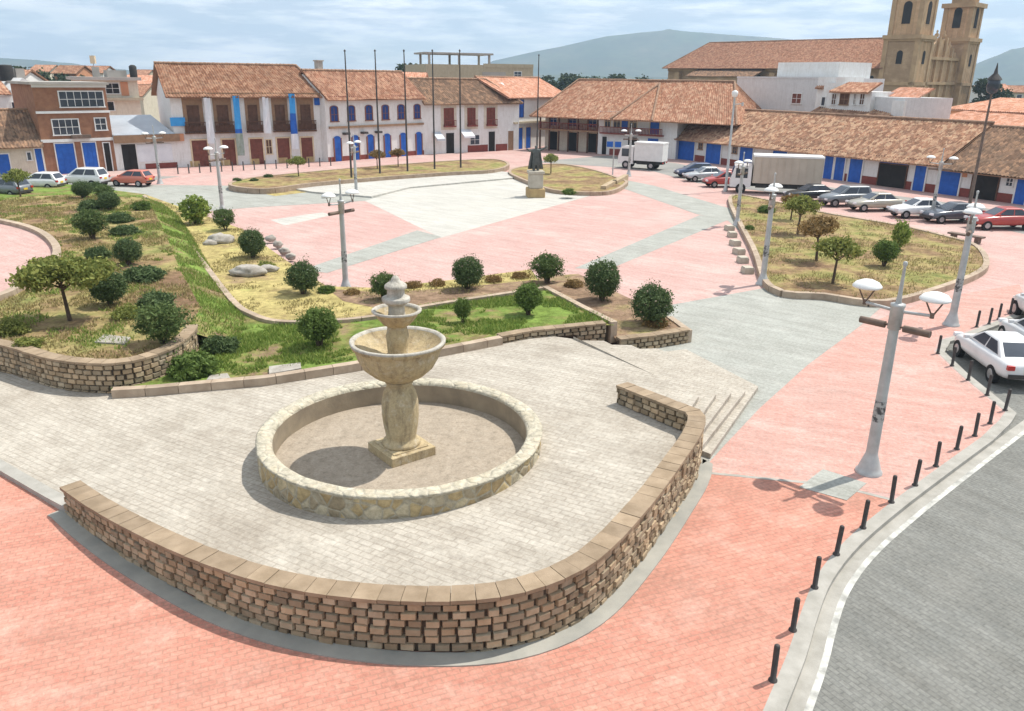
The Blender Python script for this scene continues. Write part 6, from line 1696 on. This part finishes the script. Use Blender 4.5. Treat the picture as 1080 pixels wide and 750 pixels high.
for i, (px, Y, h, r, lab) in enumerate((
    (398, 190, 11.2, 4.2, 'dark tree top behind the arched house roof, left of the flag pole gap'), (437, 210, 12.3, 5, 'dark tree crown between arched house and tan block, the left one'), (446, 225, 12.0, 5, 'dark tree crown touching the left end of the tan block'),
    (571, 240, 11.2, 4.5, 'distant tree just right of the tan block'), (594, 260, 10.8, 5, 'distant tree above the left end of the gallery roof'), (612, 270, 11, 5, 'distant tree second from left above the gallery roof'), (633, 280, 11.3, 5, 'distant tree above the middle of the gallery roof'), (655, 270, 10.9, 5, 'distant tree fourth from left above the gallery roof'), (676, 285, 11, 5, 'distant tree right above the hip of the gallery roof'), (696, 280, 10.6, 5, 'distant tree just left of the church'),
    (16, 170, 10.4, 4.0, 'dark distant tree at the left above the orange roof'), (52, 180, 10.2, 3.5, 'dark distant tree right of the black water tank'), (75, 200, 10.3, 4.5, 'distant tree above the brick block'), (1047, 190, 10.5, 4.5, 'distant tree behind the lantern mast'), (-8, 165, 10.6, 4.5, 'distant tree cut by the left edge'))):
    far_tree(far_at(px, Y), h, r, lab, 50+i)
for i, (px0, px1, Y, z, wm, rm, lab) in enumerate((
    (1046, 1066, 210, 8.0, 'white_wall', 'tile_salmon', 'distant white house right of the lantern mast'), (1066, 1100, 240, 7.6, 'cream_wall', 'tile_orange', 'distant cream house at the right edge beyond the salmon roofs'), (1030, 1045, 260, 7.4, 'white_wall', 'tile_red', 'distant white house behind the lantern'),
    (2, 22, 140, 8.3, 'white_wall', 'tile_orange', 'distant white house with orange roof at the far left'),
    (118, 150, 150, 6.0, 'cream_wall', 'tile_red', 'distant cream house seen between flat roofed house and colonial house, the lower one'), (128, 160, 190, 7.6, 'white_wall', 'tile_salmon', 'distant white house above the lower cream one left of the colonial house'),
    (60, 84, 200, 9.6, 'orange_wall', 'tile_brown', 'distant orange house peeping over the brick block roof'), (84, 112, 230, 9.8, 'white_wall', 'tile_red', 'distant white house peeping over the flat roof behind the brick block'), (-30, 0, 160, 9.0, 'grey_wall', 'tile_red', 'distant grey house cut by the left edge'), (36, 56, 240, 10.0, 'cream_wall', 'tile_orange', 'distant cream house between water tank and brick block'), (140, 158, 280, 9.2, 'tan_wall', 'tile_red', 'distant tan house touching the left gable of the colonial house'), (346, 372, 135, 7.9, 'cream_wall', 'tile_red', 'distant house roof behind the left end of the arched house'), (412, 446, 132, 8.6, 'cream_wall', 'tile_salmon', 'distant salmon roof right behind the arched house'))):
    q0, q1 = AY(px0, 100, Y), AY(px1, 100, Y); b = Building('distant_house', q0, q1, lab)
    b.wall(8, z, z+1.6, wm); gable_roof(b, 8, z, z+1.6, rm, seed=60+i, ridge=False)
    for k in range(2): b.window(b.W*(.2+.45*k), b.W*(.35+.45*k), z-2.2, z-.9, bars=0)
p = AY(99, 70, 125); p.z = 0
r = empty('radio_mast', p, 0, 'thin radio mast standing behind the brick block', 'mast'); h = AY(99, 58, 125).z
mb = MB(); mb.tube((0, 0, 0), (0, 0, h), .12, .06, 8); mb.build('pole', MT['galv'], r); mb = MB(); mb.box(-.35, .35, -.2, .2, h-1.2, h-.1); mb.build('antenna', MT['frame_cream'], r)
# air
mb = MB(); mb.box(-4400, 4400, -4200, 4300, -3, 240)
hz = mb.build('haze', MT['black']); hz['kind'] = 'stuff'; hz['label'] = 'pale bluish haze over the town and the mountains'
hm = bpy.data.materials.new('haze'); hm.use_nodes = True; nt = hm.node_tree; nt.nodes.clear()
out = nt.nodes.new('ShaderNodeOutputMaterial'); pv = nt.nodes.new('ShaderNodeVolumePrincipled')
pv.inputs['Color'].default_value = (.60, .80, 1.0, 1); pv.inputs['Density'].default_value = .00030; pv.inputs['Anisotropy'].default_value = .2
nt.links.new(pv.outputs[0], out.inputs['Volume']); hz.data.materials.clear(); hz.data.materials.append(hm)
SC.cycles.max_bounces = 5; SC.cycles.diffuse_bounces = 3; SC.cycles.volume_bounces = 0; SC.cycles.use_denoising = True
